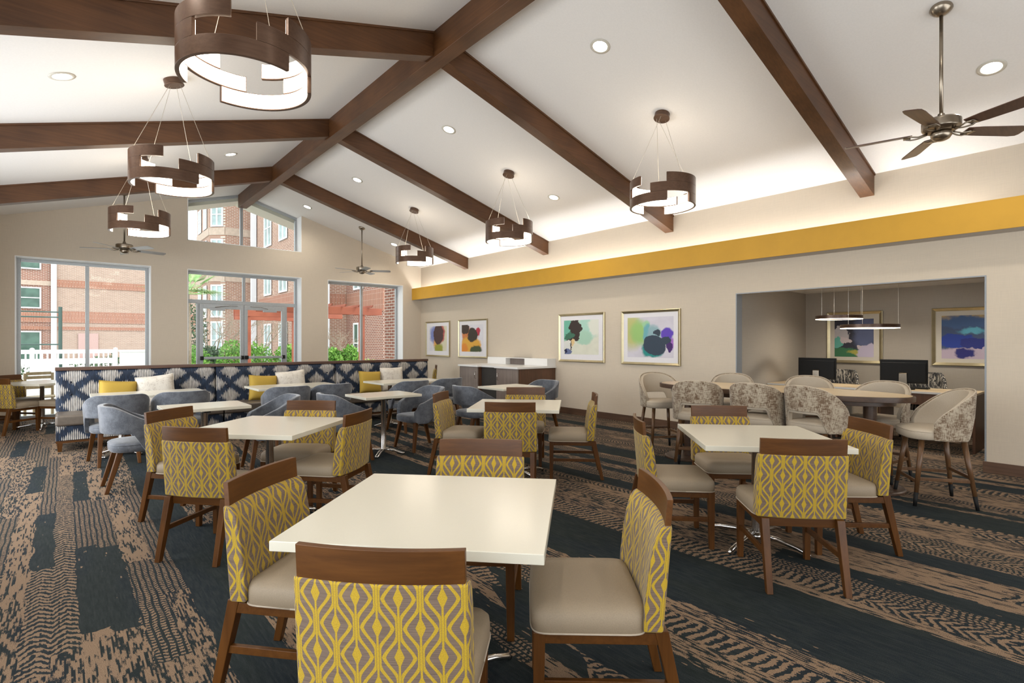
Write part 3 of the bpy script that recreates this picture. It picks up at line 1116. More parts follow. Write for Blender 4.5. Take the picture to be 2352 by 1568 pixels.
gB = 'blue grey velvet barrel chairs'
BC = [
 ((0.585, 6.42), 2, 'blue grey barrel chair at the far left of the group, seat facing right'),
 ((1.78, 6.32), 176, 'blue grey barrel chair on the right of the small left table, turned to the left'),
 ((0.50, 7.87), 92, 'blue grey barrel chair nearest the left end of the banquette, back to the viewer'),
 ((1.16, 7.90), 90, 'blue grey barrel chair second from the left end of the banquette, back to the viewer'),
 ((2.42, 7.80), 88, 'blue grey barrel chair left at the middle banquette table, back to the viewer'),
 ((3.05, 7.83), 92, 'blue grey barrel chair right at the middle banquette table, back to the viewer'),
 ((2.62, 6.20), 0, 'blue grey barrel chair left of the small table with the chrome column, seat facing right'),
 ((3.68, 6.25), 180, 'blue grey barrel chair right of the small table with the chrome column, legs showing'),
 ((4.27, 7.62), 90, 'blue grey barrel chair left at the right-hand banquette table, back to the viewer'),
 ((5.02, 7.75), 95, 'blue grey barrel chair right at the right-hand banquette table, next to the grey cabinet'),
 ((4.50, 6.08), 0, 'blue grey barrel chair in front of the cabinets, seat facing right'),
 ((5.72, 6.10), 180, 'blue grey barrel chair in front of the brown cabinet side, turned to the left'),
]
for i, (p, az, l) in enumerate(BC):
    if i == 0:
        bc0 = barrel_chair((p[0], p[1], 0), R(az - 90), l, gB)
    else:
        dup(bc0, (p[0], p[1], 0), R(az - 90), l)

# ------------------------------------------------------------------ small oblong tables
def oblong_table(loc, rz, label, group, wx=0.762, wy=0.61):
    t = thing('cafe_table', label, 'table', loc, rz, group)
    MB().box(-wx / 2, wx / 2, -wy / 2, wy / 2, 0.73, 0.762).build('tabletop', 'quartz_top', t, bevel=0.003)
    MB().box(-0.16, 0.16, -0.03, 0.03, 0.715, 0.73).box(-0.03, 0.03, -0.16, 0.16, 0.70, 0.715).build('mounting_plate', 'black_plastic', t)
    MB().lathe([(0.05, 0.05), (0.033, 0.075), (0.033, 0.69), (0.05, 0.70)], 28).build('column', 'chrome', t, smooth=True)
    for k in range(4):
        a = R(45 + 90 * k)
        c_, s_ = math.cos(a), math.sin(a)
        for o_ in (-0.016, 0.016):
            MB().tube([(0.03 * c_ - o_ * s_, 0.03 * s_ + o_ * c_, 0.06), (0.14 * c_ - o_ * s_, 0.14 * s_ + o_ * c_, 0.052), (0.25 * c_ - o_ * s_, 0.25 * s_ + o_ * c_, 0.018), (0.27 * c_ - o_ * 0.6 * s_, 0.27 * s_ + o_ * 0.6 * c_, 0.012)], 0.0115, 8).build('foot', 'chrome', t, smooth=True)
    return t
gO = 'small oblong tables among the blue chairs'
OB = [
 ((1.135, 6.30), 0, 'small cream table between two blue chairs on the left, chrome column below'),
 ((3.125, 6.20), 0, 'small cream table with fully visible chrome column and star base'),
 ((5.13, 6.07), 0, 'small cream table between two blue chairs in front of the cabinets'),
 ((0.575, 8.33), 90, 'left half of the pair of cream tables at the left banquette cushions'),
 ((1.187, 8.33), 90, 'right half of the pair of cream tables at the left banquette cushions'),
 ((2.405, 8.33), 90, 'left half of the pair of cream tables at the middle banquette cushions'),
 ((3.017, 8.33), 90, 'right half of the pair of cream tables at the middle banquette cushions'),
 ((4.215, 8.13), 90, 'left half of the pair of cream tables at the right banquette cushions'),
 ((4.827, 8.13), 90, 'right half of the pair of cream tables at the right banquette cushions'),
]
for i, (p, a, l) in enumerate(OB):
    if i == 0:
        ob0 = oblong_table((p[0], p[1], 0), R(a), l, gO)
    else:
        dup(ob0, (p[0], p[1], 0), R(a), l)

# ------------------------------------------------------------------ banquette in three units
def uvbox(mb, x0, x1, y0, y1, z0, z1):
    v = [(x0, y0, z0), (x1, y0, z0), (x1, y1, z0), (x0, y1, z0), (x0, y0, z1), (x1, y0, z1), (x1, y1, z1), (x0, y1, z1)]
    f = [(3, 2, 1, 0), (4, 5, 6, 7), (0, 1, 5, 4), (1, 2, 6, 5), (2, 3, 7, 6), (3, 0, 4, 7)]
    uv = []
    for q in f:
        l_ = []
        for k in q:
            x_, y_, z_ = v[k]
            if q in (f[0], f[1]):
                l_.append((x_, y_))
            elif q in (f[2], f[4]):
                l_.append((x_, z_))
            else:
                l_.append((y_ + 0.4, z_))
        uv.append(l_)
    mb.add(v, f, uvs=uv)

def tufted(mb, x0, x1, yf, yk, z0, z1, bx, rows):
    """upholstered back whose front swells between two rows of buttons"""
    nx, nz = int((x1 - x0) / 0.035), 26
    g = []
    for j in range(nz + 1):
        z = z0 + (z1 - z0) * j / nz
        for i in range(nx + 1):
            x = x0 + (x1 - x0) * i / nx
            d = 0.0
            for bz in rows:
                for b in bx:
                    r2 = ((x - b) / 0.07) ** 2 + ((z - bz) / 0.055) ** 2
                    d += math.exp(-r2) * 0.016
                d += math.exp(-((z - bz) / 0.02) ** 2) * 0.006
            edge = min((x - x0), (x1 - x), (z1 - z)) / 0.05
            ed = 0.035 * (1 - min(1, edge)) ** 2
            g.append((x, yf + d + ed + (z - z0) * 0.07, z))
    f, uv = [], []
    for j in range(nz):
        for i in range(nx):
            a = j * (nx + 1) + i
            q = (a, a + 1, a + nx + 2, a + nx + 1)
            f.append(q)
            uv.append([(g[k][0], g[k][2]) for k in q])
    n0 = len(g)
    back = [(p[0], yk, p[2]) for p in g]
    idx = lambda i, j: j * (nx + 1) + i
    for j in range(nz):
        for i, fl_ in ((0, 0), (nx, 1)):
            a, b = idx(i, j), idx(i, j + 1)
            f.append((a, b, b + n0, a + n0))
            uv.append([(g[a][1] * 1.0, g[a][2]), (g[b][1], g[b][2]), (yk, g[b][2]), (yk, g[a][2])])
    for i in range(nx):
        for j in (0, nz):
            a, b = idx(i, j), idx(i + 1, j)
            f.append((a, b, b + n0, a + n0))
            uv.append([(g[a][0], g[a][2]), (g[b][0], g[b][2]), (g[b][0], g[b][2] + 0.1), (g[a][0], g[a][2] + 0.1)])
    for j in range(nz):
        for i in range(nx):
            a = idx(i, j) + n0
            f.append((a, a + nx + 1, a + nx + 2, a + 1))
            uv.append([(0, 0)] * 4)
    mb.add(g + back, f, uvs=uv)

def banquette(x0, x1, label):
    L = x1 - x0
    t = thing('banquette', label, 'banquette', (x0, 9.5, 0), 0, 'banquette units along the room divider')
    yf, yk = -0.02, 0.16
    nb_ = 6
    bx = [L * (k + 0.5) / nb_ for k in range(nb_)]
    mb = MB()
    tufted(mb, 0.004, L - 0.004, yf, yk, 0.40, 1.03, bx, (0.70, 0.87))
    bk = mb.build('backrest', 'ikat_fabric', t, smooth=True)
    for bz in (0.70, 0.87):
        for b in bx:
            MB().lathe([(0.0005, -0.012), (0.012, -0.009), (0.013, 0.0), (0.0005, 0.002)], 12, Matrix.Translation((b, yf + 0.016 + (bz - 0.4) * 0.07, bz)) @ Matrix.Rotation(R(-90), 4, 'X')).build('button', 'ikat_fabric', bk, smooth=True)
    MB().box(-0.001, L + 0.001, yf + 0.055, yk + 0.02, 1.03, 1.075).build('cap_rail', 'cap_wood', t, bevel=0.004)
    mb = MB()
    uvbox(mb, 0.01, L - 0.01, -0.52, yk, 0.145, 0.335)
    mb.build('base_panel', 'ikat_fabric', t, bevel=0.008)
    mb, _ = MB(), 0
    mb.box(0.004, L - 0.004, -0.555, 0.03, 0.335, 0.475)
    mb.build('seat_cushion', 'leather_taupe', t, bevel=0.03, seg=4)
    MB().box(0.01, L - 0.01, -0.50, yk, 0.11, 0.145).build('plinth', 'chair_wood', t, bevel=0.003)
    for xx in (0.05, L - 0.05):
        for yy in (-0.47, 0.12):
            MB().hexa([(xx - 0.02, yy - 0.02, 0), (xx + 0.02, yy - 0.02, 0), (xx + 0.02, yy + 0.02, 0), (xx - 0.02, yy + 0.02, 0)], [(xx - 0.03, yy - 0.03, 0.112), (xx + 0.03, yy - 0.03, 0.112), (xx + 0.03, yy + 0.03, 0.112), (xx - 0.03, yy + 0.03, 0.112)]).build('leg', 'chair_wood_z', t, bevel=0.002)
    return t
banquette(-0.07, 1.88, 'left unit of the navy and cream banquette, its open end towards the large window')
banquette(1.882, 3.845, 'middle unit of the navy and cream banquette in front of the glazed doors')
banquette(3.847, 5.82, 'right unit of the navy and cream banquette, ending near the right wall')

def pillow(name, loc, rot, w_, h_, mat, label):
    n = 20
    v, f = [], []
    for s_ in (-1, 1):
        for j in range(n + 1):
            for i in range(n + 1):
                a, b = -1 + 2 * i / n, -1 + 2 * j / n
                th = 0.085 * ((1 - a ** 4) * (1 - b ** 4)) ** 0.5
                px = 1 - 0.055 * (1 - a * a) * 0 - 0.05 * (1 - b * b)
                pz = 1 - 0.05 * (1 - a * a)
                v.append((a * w_ / 2 * px, s_ * th, b * h_ / 2 * pz))
    N = (n + 1) * (n + 1)
    for s_ in (0, 1):
        for j in range(n):
            for i in range(n):
                a = s_ * N + j * (n + 1) + i
                q = (a, a + 1, a + n + 2, a + n + 1)
                f.append(q if s_ == 0 else q[::-1])
    mb = MB().add(v, f)
    o = mb.build(name, mat, None, smooth=True, loc=loc, rot=rot, recalc=False)
    bm = bmesh.new()
    bm.from_mesh(o.data)
    bmesh.ops.remove_doubles(bm, verts=bm.verts[:], dist=1e-4)
    bmesh.ops.recalc_face_normals(bm, faces=bm.faces[:])
    bm.to_mesh(o.data)
    bm.free()
    rim = []
    for k in range(n + 1):
        rim.append(v[k])
    for k in range(1, n + 1):
        rim.append(v[k * (n + 1) + n])
    for k in range(1, n + 1):
        rim.append(v[n * (n + 1) + n - k])
    for k in range(1, n):
        rim.append(v[(n - k) * (n + 1)])
    MB().tube(rim + [rim[0]], 0.005, 6, cap=False).build('piping', mat, o, smooth=True)
    return tag(o, label, 'pillow', 'scatter pillows on the banquette')

where = ['left', 'middle', 'right']
for i, (xy, xc, ty, tc_) in enumerate(((0.60, 1.06, 5, -6), (2.53, 2.99, 4, -5), (4.42, 4.88, 3, 0))):
    pillow('pillow', (xy, 9.31, 0.672), (R(-13), R(ty), R(2)), 0.44, 0.41, 'pillow_yellow', 'mustard yellow pillow on the %s banquette unit, left of the cream pillow' % where[i])
    pillow('pillow', (xc, 9.33, 0.705), (R(-9), R(tc_), R(-3)), 0.47, 0.46, 'pillow_cream', 'cream woven pillow on the %s banquette unit, right of the yellow pillow' % where[i])

# ------------------------------------------------------------------ bar stools and the high table
def bar_stool(loc, rz, label, group):
    t = thing('bar_stool', label, 'stool', loc, rz, group)
    mb, ring = cushion(0.245, 0.235, 0.02, 0.575, 0.660, 0.55, 0.014)
    seat = mb.build('seat', 'stool_beige', t, smooth=True)
    pp = ring(0.985, 0.645)
    MB().tube(pp + [pp[0]], 0.004, 6).build('piping', 'stool_beige', seat, smooth=True)
    top = lambda a: 0.655 + 0.355 * (1 - min(1.0, a / 112.0) ** 2.2) ** 0.75
    bot = lambda a: 0.765 - 0.19 * sm(a, 30, 54)
    bot_in = lambda a: 0.735 - 0.16 * sm(a, 30, 54)
    bk = shell(0.260, 0.262, 108, top, bot, 0.012, 0.20, zref=0.60, power=2.3).build('backrest', 'stool_chenille', t, bevel=0.006, seg=2)
    inn = shell(0.260, 0.262, 107.6, top, bot_in, 0.042, 0.20, zref=0.60, inset=0.0095, power=2.3)
    inn.build('back_cushion', 'stool_beige', t, bevel=0.010, seg=3)
    mb = MB()
    edge = []
    for i in range(49):
        a = -108 + 216 * i / 48
        z = top(abs(a))
        fl_ = 1 + 0.20 * (z - 0.60)
        s_, c_ = math.sin(R(a)), math.cos(R(a))
        ee = 2 / 2.3
        edge.append(((0.260 * fl_ - 0.010) * math.copysign(abs(s_) ** ee, s_), -(0.262 * fl_ - 0.010) * math.copysign(abs(c_) ** ee, c_), z + 0.001))
    MB().tube(edge, 0.005, 6).build('piping', 'stool_beige', bk, smooth=True)
    feet = {}
    for sx, sy in ((-1, -1), (1, -1), (-1, 1), (1, 1)):
        tp = Vector((0.165 * sx, 0.15 * sy, 0.585))
        bt = Vector((0.225 * sx, 0.225 * sy, 0.0))
        md = tp.lerp(bt, 0.80)
        lg = MB().tube([tp, md], [0.023, 0.0165], 14).build('leg', 'stool_wood_z', t, smooth=True)
        MB().tube([md, bt], [0.0172, 0.0135], 14).build('ferrule', 'black_plastic', lg, smooth=True)
        feet[(sx, sy)] = lambda z, tp=tp, bt=bt: tp.lerp(bt, (0.585 - z) / 0.585)
    for (a, b, z) in (((-1, -1), (-1, 1), 0.235), ((1, -1), (1, 1), 0.235), ((-1, -1), (1, -1), 0.265), ((-1, 1), (1, 1), 0.205)):
        p, q = feet[a](z), feet[b](z)
        d = (q - p).normalized()
        s_ = d.cross(Vector((0, 0, 1))) * 0.008
        u_ = Vector((0, 0, 0.014))
        MB().hexa([p - s_ - u_, q - s_ - u_, q + s_ - u_, p + s_ - u_], [p - s_ + u_, q - s_ + u_, q + s_ + u_, p + s_ + u_]).build('stretcher', 'stool_wood_z', t, bevel=0.002)
    return t
gS = 'bar stools around the high table'
ST = [
 ((6.05, 4.06), -122, 'beige bar stool at the left end of the high table against the right wall'),
 ((5.38, 3.14), 26, 'bar stool with brown woven back, leftmost on the near side of the high table'),
 ((5.53, 2.53), 6, 'bar stool with brown woven back, second on the near side of the high table'),
 ((5.57, 1.98), -14, 'bar stool with brown woven back, third on the near side of the high table'),
 ((6.58, 3.36), 205, 'beige bar stool on the far side of the high table, leftmost of three'),
 ((6.78, 2.50), 205, 'beige bar stool on the far side of the high table, below the hanging ring lights'),
 ((6.42, 1.72), 172, 'beige bar stool on the far side of the high table, nearest to its right end'),
 ((5.95, 1.16), 122, 'bar stool standing free at the right end of the high table, all four legs showing'),
]
for i, (p, az, l) in enumerate(ST):
    if i == 0:
        st0 = bar_stool((p[0], p[1], 0), R(az - 90), l, gS)
    else:
        dup(st0, (p[0], p[1], 0), R(az - 90), l)

def oval(hx, hy, n=72, ex=0.86):
    o = []
    for k in range(n):
        a = 2 * PI * k / n
        ca, sa = math.cos(a), math.sin(a)
        o.append((hx * math.copysign(abs(ca) ** ex, ca), hy * math.copysign(abs(sa) ** ex, sa)))
    return o
t = thing('high_table', 'long oval high table with pale top and dark brown edge, bar stools around it', 'table', (5.97, 2.62, 0), R(3))
MB().prism(oval(0.48, 1.31), 0.862, 0.912).build('edge_band', 'dark_edge_wood', t, bevel=0.004)
MB().prism(oval(0.455, 1.285), 0.9125, 0.915).build('tabletop', 'maple_top', t)
MB().prism(oval(0.40, 1.16), 0.815, 0.862).build('apron', 'dark_edge_wood', t, bevel=0.003)
for yy in (-0.95, 0.95):
    MB().lathe([(0.058, 0.03), (0.058, 0.815)], 32, Matrix.Translation((0, yy, 0))).build('pedestal', 'dark_edge_wood', t, smooth=False, bevel=0.002)
    MB().lathe([(0.29, 0.0), (0.29, 0.018), (0.27, 0.03)], 40, Matrix.Translation((0, yy, 0))).build('floor_plate', 'dark_edge_wood', t, bevel=0.002)
MB().box(-0.03, 0.03, -0.9, 0.9, 0.22, 0.28).build('foot_rail', 'satin_nickel', t, bevel=0.004)

# ------------------------------------------------------------------ ring pendants
ARCS = {0: ((-112, 37), (80, 205)),      # lowest tier
        1: ((180, 314), (8, 140)),
        2: ((206, 348), (36, 165))}      # top tier
def arc_band(a0, a1, r0, r1, z0, z1):
    n = max(6, int((a1 - a0) / 5))
    v, f = [], []
    for i in range(n + 1):
        a = R(a0 + (a1 - a0) * i / n)
        s_, c_ = math.sin(a), -math.cos(a)
        v += [(r0 * s_, r0 * c_, z0), (r1 * s_, r1 * c_, z0), (r1 * s_, r1 * c_, z1), (r0 * s_, r0 * c_, z1)]
    for i in range(n):
        o, p = 4 * i, 4 * i + 4
        for k in range(4):
            f.append((o + k, o + (k + 1) % 4, p + (k + 1) % 4, p + k))
    f += [(0, 3, 2, 1), (4 * n, 4 * n + 1, 4 * n + 2, 4 * n + 3)]
    return MB().add(v, f)

def tilt(x):
    return R(16.07) if x > XRG else R(-16.07)

ZRING, HT, RR = 3.03, 0.105, 0.38
def pendant(x, y, rdeg, label):
    zc = roof_z(x)
    t = thing('pendant_light', label, 'pendant light', (x, y, ZRING), R(rdeg), 'bronze ring pendants under the vault')
    inv = Matrix.Rotation(-R(rdeg), 4, 'Z')
    tl = inv @ Matrix.Translation((0, 0, zc - ZRING)) @ Matrix.Rotation(tilt(x), 4, 'Y')
    cn = MB().lathe([(0.088, 0.0), (0.088, -0.05), (0.094, -0.056), (0.094, -0.062), (0.088, -0.066)], 36, tl)
    cn.build('canopy', 'pendant_bronze', t, smooth=False, bevel=0.002)
    for tier, arcs in ARCS.items():
        for a0, a1 in arcs:
            z0 = tier * (HT + 0.001)
            b = arc_band(a0, a1, RR - 0.024, RR, z0, z0 + HT).build('ring_band', 'pendant_bronze', t, bevel=0.0015, seg=1)
            arc_band(a0 + 0.6, a1 - 0.6, RR - 0.028, RR - 0.0245, z0 + 0.006, z0 + HT - 0.006).build('diffuser', 'pendant_diffuser', b)
    for k, a in enumerate((-62, 62, 150, 215)):
        s_, c_ = math.sin(R(a)), -math.cos(R(a))
        p0 = tl @ Vector((0.055 * s_, 0.055 * c_, -0.066))
        MB().tube([p0, (0.368 * s_, 0.368 * c_, 3 * HT)], 0.0022, 6).build('cable', 'cable_steel', t)
    return t
pendant(0.88, 3.60, -13.8, 'bronze ring pendant nearest to the viewer, cut by the top edge')
pendant(0.88, 6.50, -7.7, 'bronze ring pendant second in the left row')
pendant(0.88, 9.50, -5.3, 'bronze ring pendant farthest in the left row, above a ceiling fan')
pendant(5.48, 3.66, -85, 'bronze ring pendant nearest in the right row, in front of a rafter end')
pendant(5.48, 6.51, -40, 'bronze ring pendant second in the right row')
pendant(5.50, 9.54, -30, 'bronze ring pendant farthest in the right row')

# ------------------------------------------------------------------ ceiling fans
def fan(x, y, zm, a0, blade_mat, label):
    zc = roof_z(x)
    t = thing('ceiling_fan', label, 'ceiling fan', (x, y, zm), 0, 'ceiling fans under the vault')
    tl = Matrix.Translation((0, 0, zc - zm)) @ Matrix.Rotation(tilt(x), 4, 'Y')
    MB().lathe([(0.075, 0.0), (0.078, -0.012), (0.066, -0.03), (0.052, -0.045), (0.03, -0.06), (0.018, -0.066)], 32, tl).build('canopy', 'satin_nickel', t, smooth=True)
    MB().tube([(0, 0, zc - zm - 0.05), (0, 0, 0.085)], 0.0135, 16).build('downrod', 'satin_nickel', t, smooth=True)
    h = MB().lathe([(0.022, 0.13), (0.03, 0.095), (0.055, 0.085), (0.12, 0.078), (0.132, 0.066), (0.132, 0.012), (0.125, 0.0), (0.10, -0.015), (0.075, -0.022)], 48)
    h.build('motor_housing', 'satin_nickel', t, smooth=False, bevel=0.003)
    MB().lathe([(0.065, -0.022), (0.072, -0.035), (0.070, -0.055), (0.055, -0.078), (0.03, -0.09), (0.004, -0.093)], 40).build('switch_cap', 'satin_nickel', t, smooth=True)
    for k in range(5):
        a = R(a0 + 72 * k)
        rot = Matrix.Rotation(a, 4, 'Z')
        br = MB()
        for s_ in (-1, 1):
            br.tube([(0.09, s_ * 0.012, -0.02), (0.15, s_ * 0.022, -0.035), (0.20, s_ * 0.045, -0.03), (0.235, s_ * 0.03, -0.022)], 0.0065, 8)
        br.box(0.20, 0.25, -0.04, 0.04, -0.026, -0.020)
        br.v = [tuple(rot @ Vector(p)) for p in br.v]
        pitch = Matrix.Rotation(R(-12), 4, 'X')
        pl = [(0.19, -0.048), (0.30, -0.060), (0.60, -0.070), (0.655, -0.062), (0.668, -0.040), (0.668, 0.040), (0.655, 0.062), (0.60, 0.070), (0.30, 0.060), (0.19, 0.048)]
        bl = MB().prism(pl, -0.004, 0.004, 'z', rot @ Matrix.Translation((0, 0, -0.012)) @ pitch).build('blade', blade_mat, t, bevel=0.002)
        br.build('blade_arm', 'satin_nickel', bl, smooth=True)
    return t
def view_az(x, y):
    return math.degrees(math.atan2(-y, -x))
plain('fan_blade_grey', (0.36, 0.35, 0.34), 0.35, var=0.06, scale=8)
fan(5.48, 1.02, 3.16, view_az(5.48, 1.02) - 15, 'fan_blade_wood', 'large ceiling fan with brown blades at the upper right')
fan(5.46, 11.95, 3.14, view_az(5.46, 11.95) + 12, 'fan_blade_grey', 'ceiling fan with grey blades above the right window')
fan(0.87, 11.95, 3.13, view_az(0.87, 11.95) + 36, 'fan_blade_grey', 'ceiling fan with grey blades above the left window')

# ------------------------------------------------------------------ recessed downlights
def downlight(x, y, label, power, zc=None, tlt=None, spot=True):
    z = roof_z(x) if zc is None else zc
    ty = tilt(x) if tlt is None else tlt
    t = thing('downlight', label, 'downlight', (x, y, z), 0, 'recessed downlights in the vault')
    m_ = Matrix.Rotation(ty, 4, 'Y')
    MB().lathe([(0.074, -0.006), (0.080, -0.008), (0.105, -0.004), (0.105, 0.0), (0.074, 0.0)], 40, m_, closed=True).build('trim_ring', 'trim_cream', t, smooth=True)
    MB().lathe([(0.0755, -0.001), (0.074, -0.004), (0.001, -0.0045)], 40, m_).build('lens', 'downlight_lens', t, smooth=False)
    if spot:
        d = bpy.data.lights.new('downlight_beam', 'SPOT')
        d.energy = power
        d.spot_size = R(150)
        d.spot_blend = 0.9
        d.shadow_soft_size = 0.07
        d.color = (1.0, 0.92, 0.80)
        o = bpy.data.objects.new('downlight_beam', d)
        COL.objects.link(o)
        o.parent = t
        o.location = (0, 0, -0.03)
    return t
DL = [(4.27, 3.60, 'downlight in the nearest bay right of the ridge'), (4.27, 6.43, 'downlight in the second bay right of the ridge'),
      (4.27, 9.55, 'downlight in the third bay right of the ridge'), (4.26, 12.2, 'downlight close to the clerestory window'),
      (6.39, 6.41, 'downlight low on the right slope between two rafters'), (6.38, 0.83, 'large downlight at the upper right beside the fan'),
      (2.12, 9.65, 'downlight in the third bay left of the ridge'), (0.0, 6.50, 'downlight at the upper left between two rafters'),
      (6.39, 12.1, 'downlight above the right window'),
      (4.27, 0.7, 'downlight above the viewer right of the ridge'), (2.12, 3.6, 'downlight left of the ridge, hidden behind the nearest pendant'),
      (6.39, 9.4, 'downlight low on the right slope behind the pendant'), (6.39, 3.5, 'downlight low on the right slope in the nearest bay'),
      (2.12, 0.7, 'downlight above the viewer left of the ridge'), (2.12, 6.5, 'downlight left of the ridge in the second bay'), (0.0, 0.8, 'downlight above the viewer at the left'), (0.0, 3.6, 'downlight far left outside the picture')]
seen = DL[:9] + DL[9:10] + DL[13:14] + DL[15:]
for x_, y_, l in seen:
    downlight(x_, y_, l, 55)

# ------------------------------------------------------------------ framed prints
def art_mat(name, base, layers, soft_warp=0.10, seed=0.0):
    m = Mat(name, base, 0.7)
    u, v, _ = m.xyz('UV')
    wx = (m.noise(u, v, seed, 3.6, 6, 0.62) - 0.5) * (4.2 * soft_warp)
    wy = (m.noise(u, v, seed + 9.0, 3.6, 6, 0.62) - 0.5) * (4.2 * soft_warp)
    uu, vv = u + wx, v + wy
    cur = m.mix(m.noise(u, v, seed + 3.0, 5, 3).step(0.3, 0.7), base, tuple(c_ * 0.93 for c_ in base))
    for (cx, cy, rx, ry, colr, soft) in layers:
        dx = (uu - cx) / rx
        dy = (vv - cy) / ry
        d = dx * dx + dy * dy
        cur = m.mix(d.step(1.0 + soft, 1.0 - soft), cur, colr)
    m.color(cur)
    M[name] = m.m
WH = (0.74, 0.73, 0.78)
art_mat('print_dark_bloom', WH, [
    (0.80, 0.55, 0.30, 0.60, (0.66, 0.62, 0.45), 0.5), (0.32, 0.66, 0.26, 0.36, (0.20, 0.24, 0.52), 0.6), (0.60, 0.70, 0.30, 0.42, (0.45, 0.10, 0.08), 0.3),
    (0.40, 0.28, 0.14, 0.22, (0.70, 0.35, 0.08), 0.6), (0.55, 0.10, 0.25, 0.20, (0.33, 0.33, 0.04), 0.5), (0.53, 0.68, 0.27, 0.42, (0.075, 0.035, 0.03), 0.12)], 0.06, 1.0)
art_mat('print_two_blooms', WH, [
    (0.25, 0.55, 0.22, 0.35, (0.60, 0.20, 0.06), 0.5), (0.78, 0.72, 0.12, 0.18, (0.45, 0.03, 0.06), 0.3), (0.42, 0.22, 0.48, 0.34, (0.72, 0.38, 0.05), 0.3),
    (0.10, 0.10, 0.20, 0.2, (0.72, 0.25, 0.03), 0.6), (0.66, 0.10, 0.25, 0.14, (0.06, 0.08, 0.03), 0.3), (0.52, 0.62, 0.24, 0.26, (0.04, 0.03, 0.02), 0.15), (0.12, 0.85, 0.22, 0.2, (0.05, 0.03, 0.02), 0.15)], 0.07, 4.0)
art_mat('print_green_stone', (0.72, 0.72, 0.60), [
    (0.70, 0.80, 0.32, 0.35, (0.42, 0.66, 0.56), 0.5), (0.95, 0.85, 0.22, 0.3, (0.74, 0.75, 0.66), 0.4), (0.10, 0.75, 0.22, 0.35, (0.16, 0.46, 0.34), 0.5), (0.62, 0.48, 0.22, 0.2, (0.40, 0.62, 0.48), 0.4),
    (0.18, 0.55, 0.16, 0.14, (0.05, 0.16, 0.10), 0.2), (0.25, 0.45, 0.18, 0.07, (0.04, 0.025, 0.02), 0.1), (0.33, 0.80, 0.17, 0.26, (0.04, 0.025, 0.02), 0.08), (0.38, 0.55, 0.08, 0.16, (0.04, 0.025, 0.02), 0.08),
    (0.26, 0.38, 0.08, 0.09, (0.72, 0.52, 0.25), 0.1), (0.10, 0.28, 0.13, 0.18, (0.70, 0.70, 0.66), 0.1), (0.12, 0.07, 0.13, 0.10, (0.13, 0.16, 0.30), 0.05), (0.05, 0.08, 0.05, 0.07, (0.01, 0.01, 0.05), 0.05), (0.20, 0.28, 0.02, 0.14, (0.05, 0.03, 0.02), 0.2)], 0.09, 8.0)
art_mat('print_blue_whale', (0.66, 0.63, 0.70), [
    (0.08, 0.65, 0.22, 0.45, (0.52, 0.52, 0.20), 0.7), (0.28, 0.62, 0.20, 0.30, (0.33, 0.55, 0.18), 0.7), (0.42, 0.80, 0.08, 0.12, (0.35, 0.62, 0.36), 0.6), (0.45, 0.62, 0.10, 0.20, (0.16, 0.42, 0.46), 0.5), (0.60, 0.60, 0.13, 0.20, (0.28, 0.44, 0.48), 0.5),
    (0.86, 0.57, 0.13, 0.17, (0.12, 0.06, 0.48), 0.3), (0.96, 0.32, 0.05, 0.14, (0.40, 0.16, 0.55), 0.4), (0.55, 0.22, 0.24, 0.22, (0.02, 0.26, 0.24), 0.25), (0.66, 0.62, 0.06, 0.08, (0.035, 0.05, 0.075), 0.1),
    (0.60, 0.30, 0.25, 0.24, (0.035, 0.055, 0.085), 0.08), (0.82, 0.42, 0.12, 0.10, (0.035, 0.055, 0.085), 0.08), (0.92, 0.26, 0.06, 0.13, (0.06, 0.02, 0.14), 0.1)], 0.05, 12.0)
art_mat('print_dark_islands', (0.03, 0.03, 0.045), [
    (0.80, 0.65, 0.28, 0.5, (0.10, 0.12, 0.22), 0.8), (0.05, 0.55, 0.35, 0.22, (0.46, 0.43, 0.44), 0.08), (0.16, 0.75, 0.14, 0.10, (0.48, 0.46, 0.48), 0.05), (0.08, 0.36, 0.18, 0.14, (0.12, 0.40, 0.32), 0.1), (0.30, 0.46, 0.16, 0.07, (0.55, 0.47, 0.48), 0.05),
    (0.25, 0.06, 0.50, 0.16, (0.04, 0.16, 0.07), 0.3), (0.60, 0.10, 0.25, 0.06, (0.38, 0.34, 0.06), 0.6), (0.70, 0.24, 0.12, 0.09, (0.55, 0.47, 0.48), 0.05), (0.92, 0.10, 0.35, 0.24, (0.50, 0.44, 0.56), 0.2)], 0.08, 16.0)
art_mat('print_blue_shore', (0.06, 0.09, 0.18), [
    (0.50, 1.02, 0.75, 0.14, (0.55, 0.38, 0.14), 0.8), (0.45, 0.85, 0.55, 0.14, (0.06, 0.12, 0.26), 0.6), (0.46, 0.64, 0.20, 0.07, (0.12, 0.42, 0.55), 0.7), (0.50, 0.08, 0.80, 0.18, (0.50, 0.40, 0.48), 0.4), (0.22, 0.40, 0.30, 0.16, (0.02, 0.05, 0.30), 0.15),
    (0.55, 0.36, 0.26, 0.12, (0.02, 0.03, 0.20), 0.12), (0.88, 0.45, 0.16, 0.14, (0.30, 0.46, 0.52), 0.1), (0.80, 0.24, 0.22, 0.12, (0.50, 0.42, 0.50), 0.1), (0.95, 0.08, 0.14, 0.10, (0.32, 0.03, 0.05), 0.2), (0.36, 0.12, 0.14, 0.12, (0.02, 0.02, 0.16), 0.4)], 0.08, 21.0)

